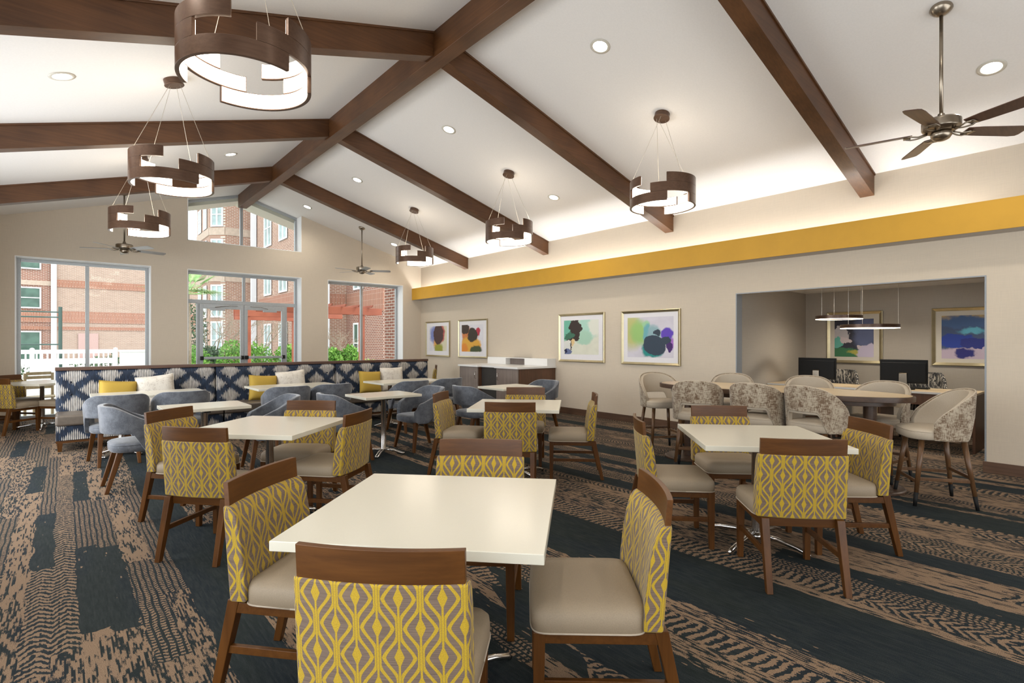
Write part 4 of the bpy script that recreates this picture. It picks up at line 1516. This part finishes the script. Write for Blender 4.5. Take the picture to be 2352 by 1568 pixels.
def picture(x, y0, y1, z0, z1, pm, board, label, fw_=0.035, margins=(0.12, 0.12, 0.12, 0.12), brd=None):
    """framed print hanging on a wall that faces -X, between y0 and y1"""
    w_, h_ = y1 - y0, z1 - z0
    t = thing('framed_print', label, 'picture', (x, (y0 + y1) / 2, (z0 + z1) / 2), R(-90), 'framed abstract prints')
    a, b = w_ / 2, h_ / 2
    fr = MB()
    prof = [(0.0, 0.0), (0.0, -0.030), (0.010, -0.034), (fw_ - 0.006, -0.018), (fw_, -0.016), (fw_, 0.0)]   # (inward, depth)
    cs = [(-a, -b, 1, 1), (a, -b, -1, 1), (a, b, -1, -1), (-a, b, 1, -1)]
    v = []
    for cx, cz, sx, sz in cs:
        for q, d in prof:
            v.append((cx + sx * q, d, cz + sz * q))
    n = len(prof)
    f = []
    for i in range(4):
        j = (i + 1) % 4
        for k in range(n):
            f.append((i * n + k, j * n + k, j * n + (k + 1) % n, i * n + (k + 1) % n))
    fr.add(v, f)
    fr.build('frame', 'brass_frame', t)
    MB().box(-a + fw_ * 0.8, a - fw_ * 0.8, -0.010, -0.004, -b + fw_ * 0.8, b - fw_ * 0.8).build('mat_board', board, t)
    l_, r_, bt, tp = margins
    x0, x1, zz0, zz1 = -a + l_, a - r_, -b + bt, b - tp
    MB().add([(x0, -0.0108, zz0), (x1, -0.0108, zz0), (x1, -0.0108, zz1), (x0, -0.0108, zz1), (x0, -0.0100, zz0), (x1, -0.0100, zz0), (x1, -0.0100, zz1), (x0, -0.0100, zz1)],
             [(0, 1, 2, 3), (7, 6, 5, 4), (0, 4, 5, 1), (1, 5, 6, 2), (2, 6, 7, 3), (3, 7, 4, 0)], uvs=[[(0, 0), (1, 0), (1, 1), (0, 1)]] * 6).build('print', pm, t, recalc=False)
    return t
XW = XR - 0.002
picture(XW, 11.53, 12.71, 1.04, 1.985, 'print_dark_bloom', 'mat_board', 'framed print of one dark brown bloom, leftmost on the right wall', 0.04, (0.17, 0.14, 0.15, 0.13))
picture(XW, 9.93, 11.13, 1.04, 1.985, 'print_two_blooms', 'mat_board', 'framed print of black and orange blooms above the cabinet end', 0.04, (0.14, 0.17, 0.15, 0.13))
picture(XW, 6.37, 7.56, 1.035, 1.985, 'print_green_stone', 'mat_board', 'framed print in green, black and cream beside the cabinets', 0.045, (0.14, 0.15, 0.15, 0.13))
picture(XW, 4.79, 5.98, 1.03, 1.975, 'print_blue_whale', 'mat_board', 'framed print with a dark blue blot and green wash, nearest the alcove', 0.045, (0.13, 0.13, 0.13, 0.12))
picture(AX - 0.002, 2.70, 3.54, 1.06, 1.95, 'print_dark_islands', 'mat_board_warm', 'framed print in black and green in the alcove behind the ring lights', 0.05, (0.12, 0.13, 0.11, 0.13))
picture(AX - 0.002, 1.02, 2.05, 1.06, 1.95, 'print_blue_shore', 'mat_board_warm', 'framed print in deep blues at the right of the alcove', 0.05, (0.12, 0.13, 0.11, 0.12))

# ------------------------------------------------------------------ drinks cabinets at the right wall
CX = 6.67
def cabinet(y0, y1, label, door_side):
    t = thing('cabinet', label, 'cabinet', (CX, (y0 + y1) / 2, 0), 0, 'drinks cabinets at the right wall')
    h = (y1 - y0) / 2
    MB().box(0.022, XR - CX - 0.02, -h, h, 0.0, 0.90).build('carcass', 'cabinet_brown_wood', t, bevel=0.002)
    d = MB().box(0.0, 0.02, -h + 0.004, h - 0.004, 0.06, 0.895).build('door', 'cabinet_grey_wood', t, bevel=0.002)
    hy_ = h - 0.07 if door_side > 0 else -h + 0.07
    MB().tube([(0.0, hy_, 0.66), (-0.032, hy_, 0.665), (-0.032, hy_, 0.795), (0.0, hy_, 0.80)], 0.006, 8).build('handle', 'chrome', d, smooth=True)
    return t
cabinet(7.66, 8.33, 'near drinks cabinet with grey door and brown side panel', 1)
cabinet(8.95, 9.62, 'far drinks cabinet with grey door, left of the dark open bay', -1)
fill = MB().box(CX + 0.10, XR - 0.02, 8.335, 8.945, 0.0, 0.90)  # solid dark block put where the open bay is only shaded
tag(fill.build('bay_shade_block', 'bay_shade', bevel=0.002), 'solid dark block standing for the shade in the bay between the two drinks cabinets', 'cabinet bay')
ct = MB().box(CX - 0.03, XR - 0.001, 7.64, 8.36, 0.902, 0.94).box(CX - 0.03, XR - 0.001, 8.92, 9.64, 0.902, 0.94).box(CX + 0.07, XR - 0.001, 8.36, 8.92, 0.902, 0.94)
ct.build('countertop', 'white_quartz', bevel=0.002)
tag(bpy.data.objects['countertop'], 'white stone countertop over the drinks cabinets', 'countertop')
us_ = MB().box(7.45, XR - 0.001, 7.66, 8.35, 0.941, 1.09).box(7.45, XR - 0.001, 8.97, 9.62, 0.941, 1.09).box(7.60, XR - 0.001, 8.35, 8.97, 0.941, 1.09).box(7.45, XR - 0.001, 8.35, 8.97, 1.075, 1.09)
ul_ = us_.build('raised_ledge', 'white_quartz', bevel=0.002)
tag(ul_, 'white raised ledge with a niche standing on the drinks counter', 'ledge')
MB().box(7.58, 7.599, 8.352, 8.968, 0.942, 1.074).build('niche_lining', 'cabinet_grey_wood', ul_)

# ------------------------------------------------------------------ alcove: desk, monitors, chairs, ring lights
t = thing('computer_desk', 'long computer desk with pale top and wooden drawers in the alcove', 'desk', (8.78, 2.55, 0))
MB().box(0, 0.72, -1.25, 1.33, 0.735, 0.762).build('desktop', 'maple_top', t, bevel=0.002)
MB().box(-0.004, 0.0, -1.25, 1.33, 0.733, 0.760).build('edge_strip', 'white_quartz', t)
MB().box(0.03, 0.05, -1.22, 1.30, 0.58, 0.735).build('modesty_panel', 'cabinet_brown_wood', t, bevel=0.002)
for yy in (-0.20, 0.35, 1.30):
    MB().box(0.05, 0.68, yy - 0.03, yy, 0.0, 0.735).build('desk_leg', 'cabinet_brown_wood', t, bevel=0.002)
for yy in (0.0,):
    dr = MB().box(0.06, 0.66, -0.19, 0.31, 0.04, 0.73)
    dr.build('drawer_unit', 'light_desk_wood', t, bevel=0.003)
MB().box(0.05, 0.68, -1.25, -1.22, 0.0, 0.735).build('desk_leg', 'cabinet_brown_wood', t, bevel=0.002)

def monitor(y, x, rz, label):
    t = thing('monitor', label, 'monitor', (x, y, 0.762), R(rz), 'monitors on the computer desk')
    # back of the screen faces local -Y
    MB().box(-0.275, 0.275, -0.01, 0.022, 0.085, 0.415).build('screen_casing', 'black_plastic', t, bevel=0.006)
    MB().box(-0.255, 0.255, -0.03, -0.01, 0.10, 0.375).build('back_shell', 'black_plastic', t, bevel=0.006)
    s_ = MB().hexa([(-0.05, -0.045, 0.01), (0.05, -0.045, 0.01), (0.05, -0.03, 0.01), (-0.05, -0.03, 0.01)], [(-0.045, -0.048, 0.22), (0.045, -0.048, 0.22), (0.045, -0.03, 0.235), (-0.045, -0.03, 0.235)])
    s_.build('stand', 'satin_nickel', t, bevel=0.003)
    MB().prism(oval(0.13, 0.09, 32, 0.7), 0.0, 0.012).build('stand_base', 'black_plastic', t, bevel=0.002)
    return t
monitor(3.22, 9.02, -92, 'black monitor seen from behind, left on the alcove desk')
monitor(2.10, 9.02, -86, 'black monitor seen from behind, right on the alcove desk')
kb = MB().box(9.2, 9.34, 1.86, 2.3, 0.763, 0.78)
tag(kb.build('keyboard', 'black_plastic', bevel=0.003), 'black keyboard in front of the right monitor', 'keyboard')

def task_chair(loc, rz, label, group):
    t = thing('task_chair', label, 'chair', loc, rz, group)
    mb, ring = cushion(0.25, 0.24, 0.0, 0.43, 0.53, 0.6, 0.01)
    mb.build('seat', 'stripe_fabric', t, smooth=True)
    top = lambda a: 0.97 - 0.30 * sm(a, 35, 95)
    bot = lambda a: 0.56
    shell(0.27, 0.25, 92, top, bot, 0.045, 0.15, zref=0.5).build('backrest', 'stripe_fabric', t, bevel=0.012, seg=3)
    MB().tube([(0, 0, 0.06), (0, 0, 0.43)], [0.03, 0.022], 16).build('gas_post', 'black_plastic', t, smooth=True)
    MB().box(-0.10, 0.10, -0.09, 0.09, 0.405, 0.432).build('tilt_box', 'black_plastic', t, bevel=0.006)
    for k in range(5):
        a = R(18 + 72 * k)
        ft = MB().tube([(0.02 * math.cos(a), 0.02 * math.sin(a), 0.10), (0.27 * math.cos(a), 0.27 * math.sin(a), 0.065)], [0.02, 0.013], 10).build('base_arm', 'black_plastic', t, smooth=True)
        MB().lathe([(0.026, -0.012), (0.028, 0.0), (0.026, 0.012)], 18, Matrix.Translation((0.28 * math.cos(a), 0.28 * math.sin(a), 0.028)) @ Matrix.Rotation(a, 4, 'Z') @ Matrix.Rotation(R(90), 4, 'Y')).build('caster', 'black_plastic', ft, smooth=True)
    return t
tc0 = task_chair((9.72, 2.02, 0), R(90), 'black and cream striped task chair behind the right monitor', 'striped task chairs at the alcove desk')
dup(tc0, (9.72, 3.14, 0), R(90), 'black and cream striped task chair behind the left monitor')

def ring_light(x, y, z, r, label):
    t = thing('ring_light', label, 'pendant light', (x, y, z), 0, 'thin ring lights in the alcove')
    MB().lathe([(r - 0.03, 0.0), (r, 0.0), (r, 0.05), (r - 0.03, 0.05)], 64, closed=True).build('ring', 'pendant_bronze', t, bevel=0.002)
    MB().lathe([(r - 0.028, -0.006), (r - 0.002, -0.006), (r - 0.002, 0.001), (r - 0.028, 0.001)], 64, closed=True).build('diffuser', 'alcove_led', t)
    for k in range(3):
        a = R(30 + 120 * k)
        MB().tube([((r - 0.015) * math.cos(a), (r - 0.015) * math.sin(a), 0.05), ((r - 0.015) * math.cos(a), (r - 0.015) * math.sin(a), AZ - z - 0.002)], 0.002, 6).build('cable', 'cable_steel', t)
    return t
ring_light(8.98, 2.90, 1.775, 0.31, 'smaller and higher of the two thin ring lights in the alcove')
ring_light(8.80, 2.45, 1.625, 0.36, 'larger and lower of the two thin ring lights in the alcove')
downlight(9.1, 2.75, 'downlight in the alcove ceiling at the left', 75, AZ, 0.0)
downlight(9.3, 1.2, 'downlight in the alcove ceiling at the right', 60, AZ, 0.0)

# ------------------------------------------------------------------ outside: paving, fence, pergola, planting, brick buildings
G = MB().box(-40, 40, YB + T, 75, -0.25, -0.12)
struct('ground_patio', G, 'concrete', label='pale concrete courtyard paving outside the windows', cat='paving')

def bw_(mb, p0, p1, z0, z1, th=0.3):
    """upright slab between two plan points"""
    a, b = Vector((*p0, 0)), Vector((*p1, 0))
    d = (b - a).normalized()
    n = Vector((d.y, -d.x, 0)) * th
    mb.hexa([tuple(a + Vector((0, 0, z0))), tuple(b + Vector((0, 0, z0))), tuple(b - n + Vector((0, 0, z0))), tuple(a - n + Vector((0, 0, z0)))],
            [tuple(a + Vector((0, 0, z1))), tuple(b + Vector((0, 0, z1))), tuple(b - n + Vector((0, 0, z1))), tuple(a - n + Vector((0, 0, z1)))])

def house_window(root, p0, p1, s0, s1, z0, z1, pale=False, trans=True, nm='window'):
    """white framed window on the wall p0->p1, between distances s0 and s1 along it"""
    a, b = Vector((*p0, 0)), Vector((*p1, 0))
    d = (b - a).normalized()
    n = Vector((d.y, -d.x, 0))
    def q(s, o, z):
        v = a + d * s + n * o
        return (v.x, v.y, z)
    def bx(mb, sa, sb, oa, ob, za, zb):
        mb.hexa([q(sa, oa, za), q(sb, oa, za), q(sb, ob, za), q(sa, ob, za)], [q(sa, oa, zb), q(sb, oa, zb), q(sb, ob, zb), q(sa, ob, zb)])
    g = MB()
    bx(g, s0, s1, -0.05, 0.03, z0, z1)
    w_ = g.build(nm, 'house_glass_pale' if pale else 'house_glass', root)
    f = MB()
    t_ = 0.09
    for sa, sb, za, zb in ((s0, s0 + t_, z0, z1), (s1 - t_, s1, z0, z1), (s0 + t_, s1 - t_, z1 - t_, z1), (s0 + t_, s1 - t_, z0, z0 + t_), ((s0 + s1) / 2 - t_ / 2, (s0 + s1) / 2 + t_ / 2, z0 + t_, z1 - t_)):
        bx(f, sa, sb, -0.02, 0.07, za, zb)
    if trans:
        bx(f, s0 + t_, s1 - t_, -0.02, 0.06, (z0 + z1) / 2 - 0.03, (z0 + z1) / 2 + 0.03)
    f.build('window_frame', 'white_vinyl', w_)
    return w_

# far wing seen through the left window
YA = 52.0
root = thing('brick_building', 'far pale brick wing with red bands, seen through the left window', 'building', (-0.4, YA, 0))
root.location = (0, 0, 0)
mb = MB(); bw_(mb, (-0.4, YA), (22, YA), -0.2, 9.6)
mb.build('pale_wall', 'brick_pale', root)
mb = MB(); bw_(mb, (-9, YA + 0.05), (-0.4, YA + 0.05), -0.2, 9.6)
mb.build('red_wall', 'brick_red', root)
for z0, z1, xa in ((5.55, 6.1, -0.4), (2.9, 3.75, -9), (2.35, 2.6, -9)):
    mb = MB(); bw_(mb, (xa, YA - 0.06), (22, YA - 0.06), z0, z1, 0.08)
    mb.build('brick_band', 'brick_soldier', root)
mb = MB(); bw_(mb, (-9, YA - 0.02), (-0.4, YA - 0.02), 5.6, 5.95, 0.08)
mb.build('stone_band', 'limestone', root)
for xd in (-0.45, -5.35):
    MB().box(xd - 0.16, xd + 0.16, YA - 0.35, YA - 0.1, -0.1, 9.5).build('downspout', 'white_downspout', root)
for z0, z1 in ((3.9, 5.45), (6.75, 8.3)):
    house_window(root, (-9, YA), (-0.4, YA), 5.1, 7.85, z0, z1)
dw = house_window(root, (-9, YA), (-0.4, YA), 5.1, 7.85, 0.0, 2.25, trans=False, nm='patio_door')
MB().box(0.95, 2.15, YA - 0.12, YA - 0.02, -0.1, 2.1).build('service_door', 'pink_door', root)

# centre block with the bay
YBc = 36.0
root = thing('brick_building', 'orange brick block with a many-sided window bay, seen through the glazed doors', 'building')
mb = MB()
P = [(6.9, 40.6), (6.9, 36.75), (7.6, YBc), (9.19, YBc)]
bw_(mb, P[2], P[3], -0.2, 14.5)
mb.build('flat_wall', 'brick_orange', root)
mb = MB()
bw_(mb, P[0], P[1], -0.2, 10.3); bw_(mb, P[1], P[2], -0.2, 10.3)
mb.build('bay_wall', 'brick_orange', root)
mb = MB(); bw_(mb, (6.55, 40.9), (6.55, 36.6), 10.3, 10.55, 0.5); bw_(mb, (6.55, 36.6), (7.6, YBc - 0.35), 10.3, 10.55, 0.5)
mb.build('eave', 'roof_trim', root)
for zb in (5.15, 8.0):
    mb = MB()
    for a, b in zip(P[:-1], P[1:]):
        d = Vector((b[0] - a[0], b[1] - a[1])).normalized() * 0.0
        n = Vector((b[1] - a[1], -(b[0] - a[0]))).normalized() * 0.05
        bw_(mb, (a[0] + n.x, a[1] + n.y), (b[0] + n.x, b[1] + n.y), zb, zb + 0.45, 0.06)
    mb.build('stone_band', 'limestone', root)
for z0, z1 in ((0.4, 2.7), (2.95, 4.95), (5.75, 7.75), (8.5, 10.0)):
    house_window(root, P[0], P[1], 0.6, 1.5, z0, z1, pale=True)
    house_window(root, P[0], P[1], 2.3, 3.2, z0, z1, pale=True)
    house_window(root, P[1], P[2], 0.12, 0.92, z0, z1, pale=True)

# right wing, running towards the room
XC = 9.2
root = thing('brick_building', 'brick wing running towards the room behind the pergola, tall white framed windows', 'building')
mb = MB(); bw_(mb, (XC, YBc), (XC, 28.0), -0.2, 14.5); bw_(mb, (XC + 0.3, 28.0), (11.9, 28.0), -0.2, 14.5)
mb.build('wing_wall', 'brick_orange', root)
mb = MB(); bw_(mb, (11.9, 28.0), (11.9, 23.6), -0.2, 14.5); bw_(mb, (12.2, 23.6), (12.9, 23.6), -0.2, 14.5)
mb.build('near_wall', 'brick_red', root)
mb = MB(); bw_(mb, (XC - 0.05, 34.6), (XC - 0.05, 28.0), 2.95, 4.05, 0.1); bw_(mb, (XC + 0.06, 27.95), (11.84, 27.95), 2.95, 4.05, 0.1); bw_(mb, (11.85, 27.9), (11.85, 23.55), 2.95, 4.05, 0.1); bw_(mb, (11.96, 23.55), (12.8, 23.55), 2.95, 4.05, 0.1)
mb.build('brick_band', 'brick_soldier', root)
for z0, z1 in ((0.3, 2.5), (4.15, 6.3), (7.0, 9.2), (9.8, 12.0)):
    house_window(root, (XC, YBc), (XC, 28.0), 2.5, 3.9, z0, z1, pale=True)
    house_window(root, (XC, YBc), (XC, 28.0), 5.3, 6.7, z0, z1, pale=True)
house_window(root, (11.9, 28.0), (11.9, 23.6), 1.0, 2.2, 0.3, 2.45)
house_window(root, (11.9, 28.0), (11.9, 23.6), 1.0, 2.2, 4.2, 6.3, pale=True)
MB().box(XC - 0.32, XC - 0.05, 35.1, 35.4, -0.1, 14.4).build('downspout', 'white_downspout', root)
MB().box(10.55, 10.8, 27.6, 27.93, -0.1, 14.4).build('downspout', 'white_downspout', root)
# the pier of this building beside the right window, and its eave above the clerestory
root = MB().box(7.27, 7.95, YB + T + 0.01, YB + 1.35, -0.1, 3.2).build('brick_pier', 'brick_red')
tag(root, 'brick pier of the building itself, just outside the right window', 'pier')
root = MB().prism([(XL, roof_z(XL) - 0.12), (XRG, ZR - 0.12), (XR + 0.4, roof_z(XR + 0.4) - 0.12), (XR + 0.4, roof_z(XR + 0.4) - 0.02), (XRG, ZR - 0.02), (XL, roof_z(XL) - 0.02)], YB + T + 0.01, YB + T + 0.6, 'y').build('roof_eave', 'trim_cream')
tag(root, 'cream eave lining outside above the clerestory window', 'eave')

# pergola
t = thing('pergola', 'rust red wooden pergola outside the glazed doors and right window', 'pergola')
for (px, py) in ((7.35, 16.1), (4.75, 19.3), (7.35, 19.3), (5.6, 22.6), (7.35, 22.6)):
    MB().box(px - 0.075, px + 0.075, py - 0.075, py + 0.075, -0.12, 2.5).build('post', 'pergola_wood', t, bevel=0.006)
for py, xa in ((16.1, 4.2), (19.3, 4.35), (22.6, 5.1)):
    for o_ in (-0.10, 0.10):
        MB().box(xa, 8.0, py + o_ - 0.02, py + o_ + 0.02, 2.30, 2.52).build('beam', 'pergola_wood', t, bevel=0.004)
for k in range(6):
    xx = 5.35 + k * 0.44
    MB().hexa([(xx - 0.02, 15.8, 2.53), (xx + 0.02, 15.8, 2.53), (xx + 0.02, 22.9, 2.53), (xx - 0.02, 22.9, 2.53)], [(xx - 0.02, 15.7, 2.60), (xx + 0.02, 15.7, 2.60), (xx + 0.02, 23.0, 2.60), (xx - 0.02, 23.0, 2.60)]).build('rafter', 'pergola_wood', t, bevel=0.003)

# white fence
def fence(x0, x1, y, ztop, zmid, label):
    t = thing('picket_fence', label, 'fence', ((x0 + x1) / 2, y, 0), 0, 'white courtyard fences')
    L = (x1 - x0) / 2
    MB().box(-L, L, -0.03, 0.03, ztop - 0.12, ztop).box(-L, L, -0.03, 0.03, zmid - 0.17, zmid).box(-L, L, -0.03, 0.03, 0.0, 0.12).build('rails', 'white_vinyl', t, bevel=0.004)
    n = int((x1 - x0) / 0.12)
    pk = MB()
    for k in range(n):
        xx = -L + (k + 0.5) * 2 * L / n
        pk.box(xx - 0.02, xx + 0.02, -0.012, 0.012, 0.1, ztop - 0.1)
    o = pk.build('pickets', 'white_vinyl', t)
    o['kind'] = 'stuff'
    np_ = int((x1 - x0) / 1.5)
    for k in range(np_ + 1):
        xx = -L + k * 2 * L / np_
        MB().box(xx - 0.055, xx + 0.055, -0.055, 0.055, -0.12, ztop + 0.03).lathe([(0.07, ztop + 0.03), (0.06, ztop + 0.045), (0.005, ztop + 0.06)], 4, Matrix.Translation((xx, 0, 0)) @ Matrix.Rotation(R(45), 4, 'Z')).build('post', 'white_vinyl', t)
fence(-4.6, 1.3, 21.0, 1.20, 0.93, 'white vinyl fence with pickets outside the left window')
root = MB().box(1.40, 2.85, 20.8, 21.0, -0.12, 1.12).box(1.37, 2.88, 20.75, 21.05, 1.12, 1.18).build('low_wall', 'white_vinyl')
tag(root, 'low white wall continuing the fence behind the left window', 'wall')

# chain link frame
t = thing('pipe_fence', 'dark green metal pipe fence behind the white fence', 'fence')
MB().tube([(-0.05, 30, -0.1), (-0.05, 30, 2.95)], 0.07, 10).build('post', 'green_metal', t)
MB().tube([(-3.6, 30, -0.1), (-3.6, 30, 2.75)], 0.07, 10).build('post', 'green_metal', t)
for z in (2.72, 2.50, 1.33):
    MB().tube([(-6, 30, z), (-0.05, 30, z)], 0.03, 8).build('rail', 'green_metal', t)
MB().box(-3.66, -3.54, 29.86, 29.92, 2.75, 3.55).build('sign_post', 'white_vinyl', t)

# planting
def leaf_blob(name, c, rx, ry, rz_, n, size, mat, label, cat, seed, stems=True):
    rnd = random.Random(seed)
    v, f = [], []
    for i in range(n):
        while True:
            p = Vector((rnd.uniform(-1, 1), rnd.uniform(-1, 1), rnd.uniform(-0.6, 1)))
            if 0.35 < p.length < 1.0:
                break
        p = Vector((p.x * rx, p.y * ry, p.z * rz_))
        d = Vector((rnd.gauss(0, 1), rnd.gauss(0, 1), rnd.gauss(0.5, 1))).normalized()
        s_ = d.cross(Vector((rnd.gauss(0, 1), rnd.gauss(0, 1), rnd.gauss(0, 1)))).normalized()
        l_ = size * rnd.uniform(0.7, 1.3)
        o = len(v)
        v += [tuple(p), tuple(p + d * l_ * 0.5 + s_ * l_ * 0.28), tuple(p + d * l_), tuple(p + d * l_ * 0.5 - s_ * l_ * 0.28)]
        f.append((o, o + 1, o + 2, o + 3))
    t = thing(name, label, cat, c)
    MB().add(v, f).build('foliage', mat, t, recalc=False)
    st_ = MB()
    for k in range(5):
        a = rnd.uniform(0, 2 * PI)
        st_.tube([(0, 0, -rz_ * 0.6 - 0.15), (0.3 * rx * math.cos(a), 0.3 * ry * math.sin(a), 0), (0.6 * rx * math.cos(a), 0.6 * ry * math.sin(a), 0.5 * rz_)], 0.012, 5)
    st_.build('stem', 'bark', t)
    return t
SH = [
 ('shrub', (3.25, 18.6, 0.25), 0.55, 0.5, 0.50, 'leaf_lime', 'lime green low shrub in the left side light of the doors'),
 ('shrub', (4.15, 19.9, 0.10), 0.5, 0.45, 0.42, 'leaf_lime', 'lime green clipped shrub low behind the left door leaf'),
 ('shrub', (4.10, 24.6, 0.55), 0.55, 0.8, 0.75, 'leaf_bright', 'green shrub at the left of the glazed doors'),
 ('shrub', (5.0, 26.7, 0.60), 0.55, 0.5, 0.65, 'leaf_dark', 'dark flowering shrub beyond the left door leaf'),
 ('shrub', (5.35, 23.9, 0.65), 0.62, 0.6, 0.85, 'leaf_bright', 'bright green shrub where the two door leaves meet'),
 ('shrub', (6.45, 25.0, 0.62), 0.75, 0.6, 0.80, 'leaf_bright', 'bright green shrub beyond the right door leaf'),
 ('shrub', (7.85, 25.2, 0.55), 0.6, 0.6, 0.75, 'leaf_bright', 'green shrub at the right of the glazed doors'),
 ('shrub', (4.55, 28.5, 1.7), 0.75, 0.75, 1.7, 'leaf_dark', 'tall dark evergreen left of the glazed doors'),
 ('shrub', (7.40, 18.75, 0.72), 0.36, 0.36, 0.5, 'leaf_bright', 'spiky green plant outside the right window, leftmost'),
 ('shrub', (8.15, 18.85, 0.72), 0.36, 0.36, 0.55, 'leaf_bright', 'spiky green plant outside the right window, beside the pergola post'),
 ('shrub', (9.35, 20.3, 0.30), 0.85, 0.45, 0.42, 'leaf_lime', 'clipped pale green hedge outside the right window'),
 ('shrub', (-2.5, 26.5, 0.35), 1.6, 0.6, 0.6, 'leaf_dark', 'dark hedge showing between the fence pickets at the left'),
 ('shrub', (1.9, 26.5, 0.35), 1.8, 0.6, 0.6, 'leaf_dark', 'dark hedge showing between the fence pickets at the right'),
]
for i, (nm, c, rx, ry, rz_, mt, l) in enumerate(SH):
    leaf_blob(nm, c, rx, ry, rz_, 1500, 0.12, mt, l, 'shrub', 50 + i)
for xx, yy, l in ((7.40, 18.75, 'grey stone planter outside the right window, left'), (8.15, 18.85, 'grey stone planter outside the right window, beside the pergola post')):
    o = MB().lathe([(0.16, -0.12), (0.24, 0.2), (0.26, 0.3), (0.24, 0.32)], 20, Matrix.Translation((xx, yy, 0))).build('planter', 'stone_planter', bevel=0.004)
    tag(o, l, 'planter')

def bare_tree(loc, label, seed, h=3.4, spread=1.6):
    rnd = random.Random(seed)
    t = thing('bare_tree', label, 'tree', loc)
    tr, tw = MB(), MB()
    def grow(p, d, l_, r_, lev):
        q = p + d * l_
        m_ = p.lerp(q, 0.5) + Vector((rnd.gauss(0, 1), rnd.gauss(0, 1), 0)) * l_ * 0.05
        (tr if lev < 2 else tw).tube([p, m_, q], [r_, r_ * 0.8, r_ * 0.6], 5)
        if lev >= 5:
            return
        for k in range(3 if lev else 4):
            nd = (d + Vector((rnd.gauss(0, 0.45), rnd.gauss(0, 0.45), rnd.gauss(0.05, 0.25)))).normalized()
            grow(q, nd, l_ * rnd.uniform(0.62, 0.82), r_ * 0.55, lev + 1)
    for k in range(3):
        a = 2 * PI * k / 3 + rnd.random()
        grow(Vector((0, 0, 0)), Vector((0.35 * math.cos(a), 0.35 * math.sin(a), 1)).normalized(), h * 0.32, 0.045, 1)
    tr.build('trunk', 'bark', t)
    tw.build('twigs', 'bark', t)
bare_tree((5.35, 27.5, -0.12), 'bare crepe myrtle with fine branches beyond the left door leaf', 3, 3.9)
bare_tree((7.0, 27.0, -0.12), 'bare crepe myrtle behind the pergola', 4, 3.4)
bare_tree((8.35, 21.3, -0.12), 'thin bare tree outside the right window', 9, 2.6)

# palm
t = thing('palm', 'palm with pale green fronds at the left edge of the glazed doors', 'palm', (2.85, 18.6, -0.12))
MB().tube([(0, 0, 0), (0.03, 0, 1.6), (0, 0, 3.0)], [0.16, 0.13, 0.11], 12).build('trunk', 'bark', t, smooth=True)
rnd = random.Random(5)
for k in range(13):
    a = 2 * PI * k / 13 + rnd.uniform(-0.2, 0.2)
    el = rnd.uniform(-0.1, 0.9)
    fr = MB()
    base = Vector((0, 0, 3.0))
    d = Vector((math.cos(a) * math.cos(el), math.sin(a) * math.cos(el), math.sin(el)))
    mid = base + d * 0.55
    side = d.cross(Vector((0, 0, 1))).normalized()
    fr.tube([base, mid], 0.012, 5)
    for j in range(21):
        b = R(-80 + 8 * j)
        q = (d * math.cos(b) + side * math.sin(b) + Vector((0, 0, 0.12))).normalized()
        l_ = 0.78 * (1 - 0.25 * abs(b))
        w2 = q.cross(Vector((0, 0, 1))).normalized() * 0.02
        e_ = mid + q * l_ + Vector((0, 0, -0.12))
        fr.add([tuple(mid - w2 * 0.4), tuple(mid + q * l_ * 0.6 - w2), tuple(e_), tuple(mid + q * l_ * 0.6 + w2), tuple(mid + w2 * 0.4)], [(0, 1, 2, 3, 4)])
    fr.build('frond', 'palm_leaf', t, recalc=False)

# patio chair and table outside the left window
t = thing('patio_chair', 'wooden slatted patio chair outside the left window', 'chair', (-0.28, 14.2, -0.12), R(200))
for sx in (-0.22, 0.22):
    MB().box(sx - 0.02, sx + 0.02, -0.24, -0.2, 0, 0.92).build('leg', 'patio_wood', t, bevel=0.003)
    MB().box(sx - 0.02, sx + 0.02, 0.2, 0.24, 0, 0.44).build('leg', 'patio_wood', t, bevel=0.003)
MB().box(-0.24, 0.24, -0.24, 0.24, 0.44, 0.465).build('seat', 'patio_wood', t, bevel=0.003)
for z in (0.60, 0.70, 0.80, 0.88):
    MB().box(-0.2, 0.2, -0.235, -0.215, z, z + 0.06).build('back_slat', 'patio_wood', t, bevel=0.002)
t = thing('patio_table', 'dark framed patio table outside the left window, beside the wall pier', 'table', (1.25, 15.0, -0.12))
MB().box(-0.45, 0.45, -0.35, 0.35, 0.90, 0.94).build('tabletop', 'satin_nickel', t, bevel=0.004)
for sx in (-0.42, 0.42):
    for sy in (-0.32, 0.32):
        MB().box(sx - 0.02, sx + 0.02, sy - 0.02, sy + 0.02, 0, 0.9).build('leg', 'satin_nickel', t)
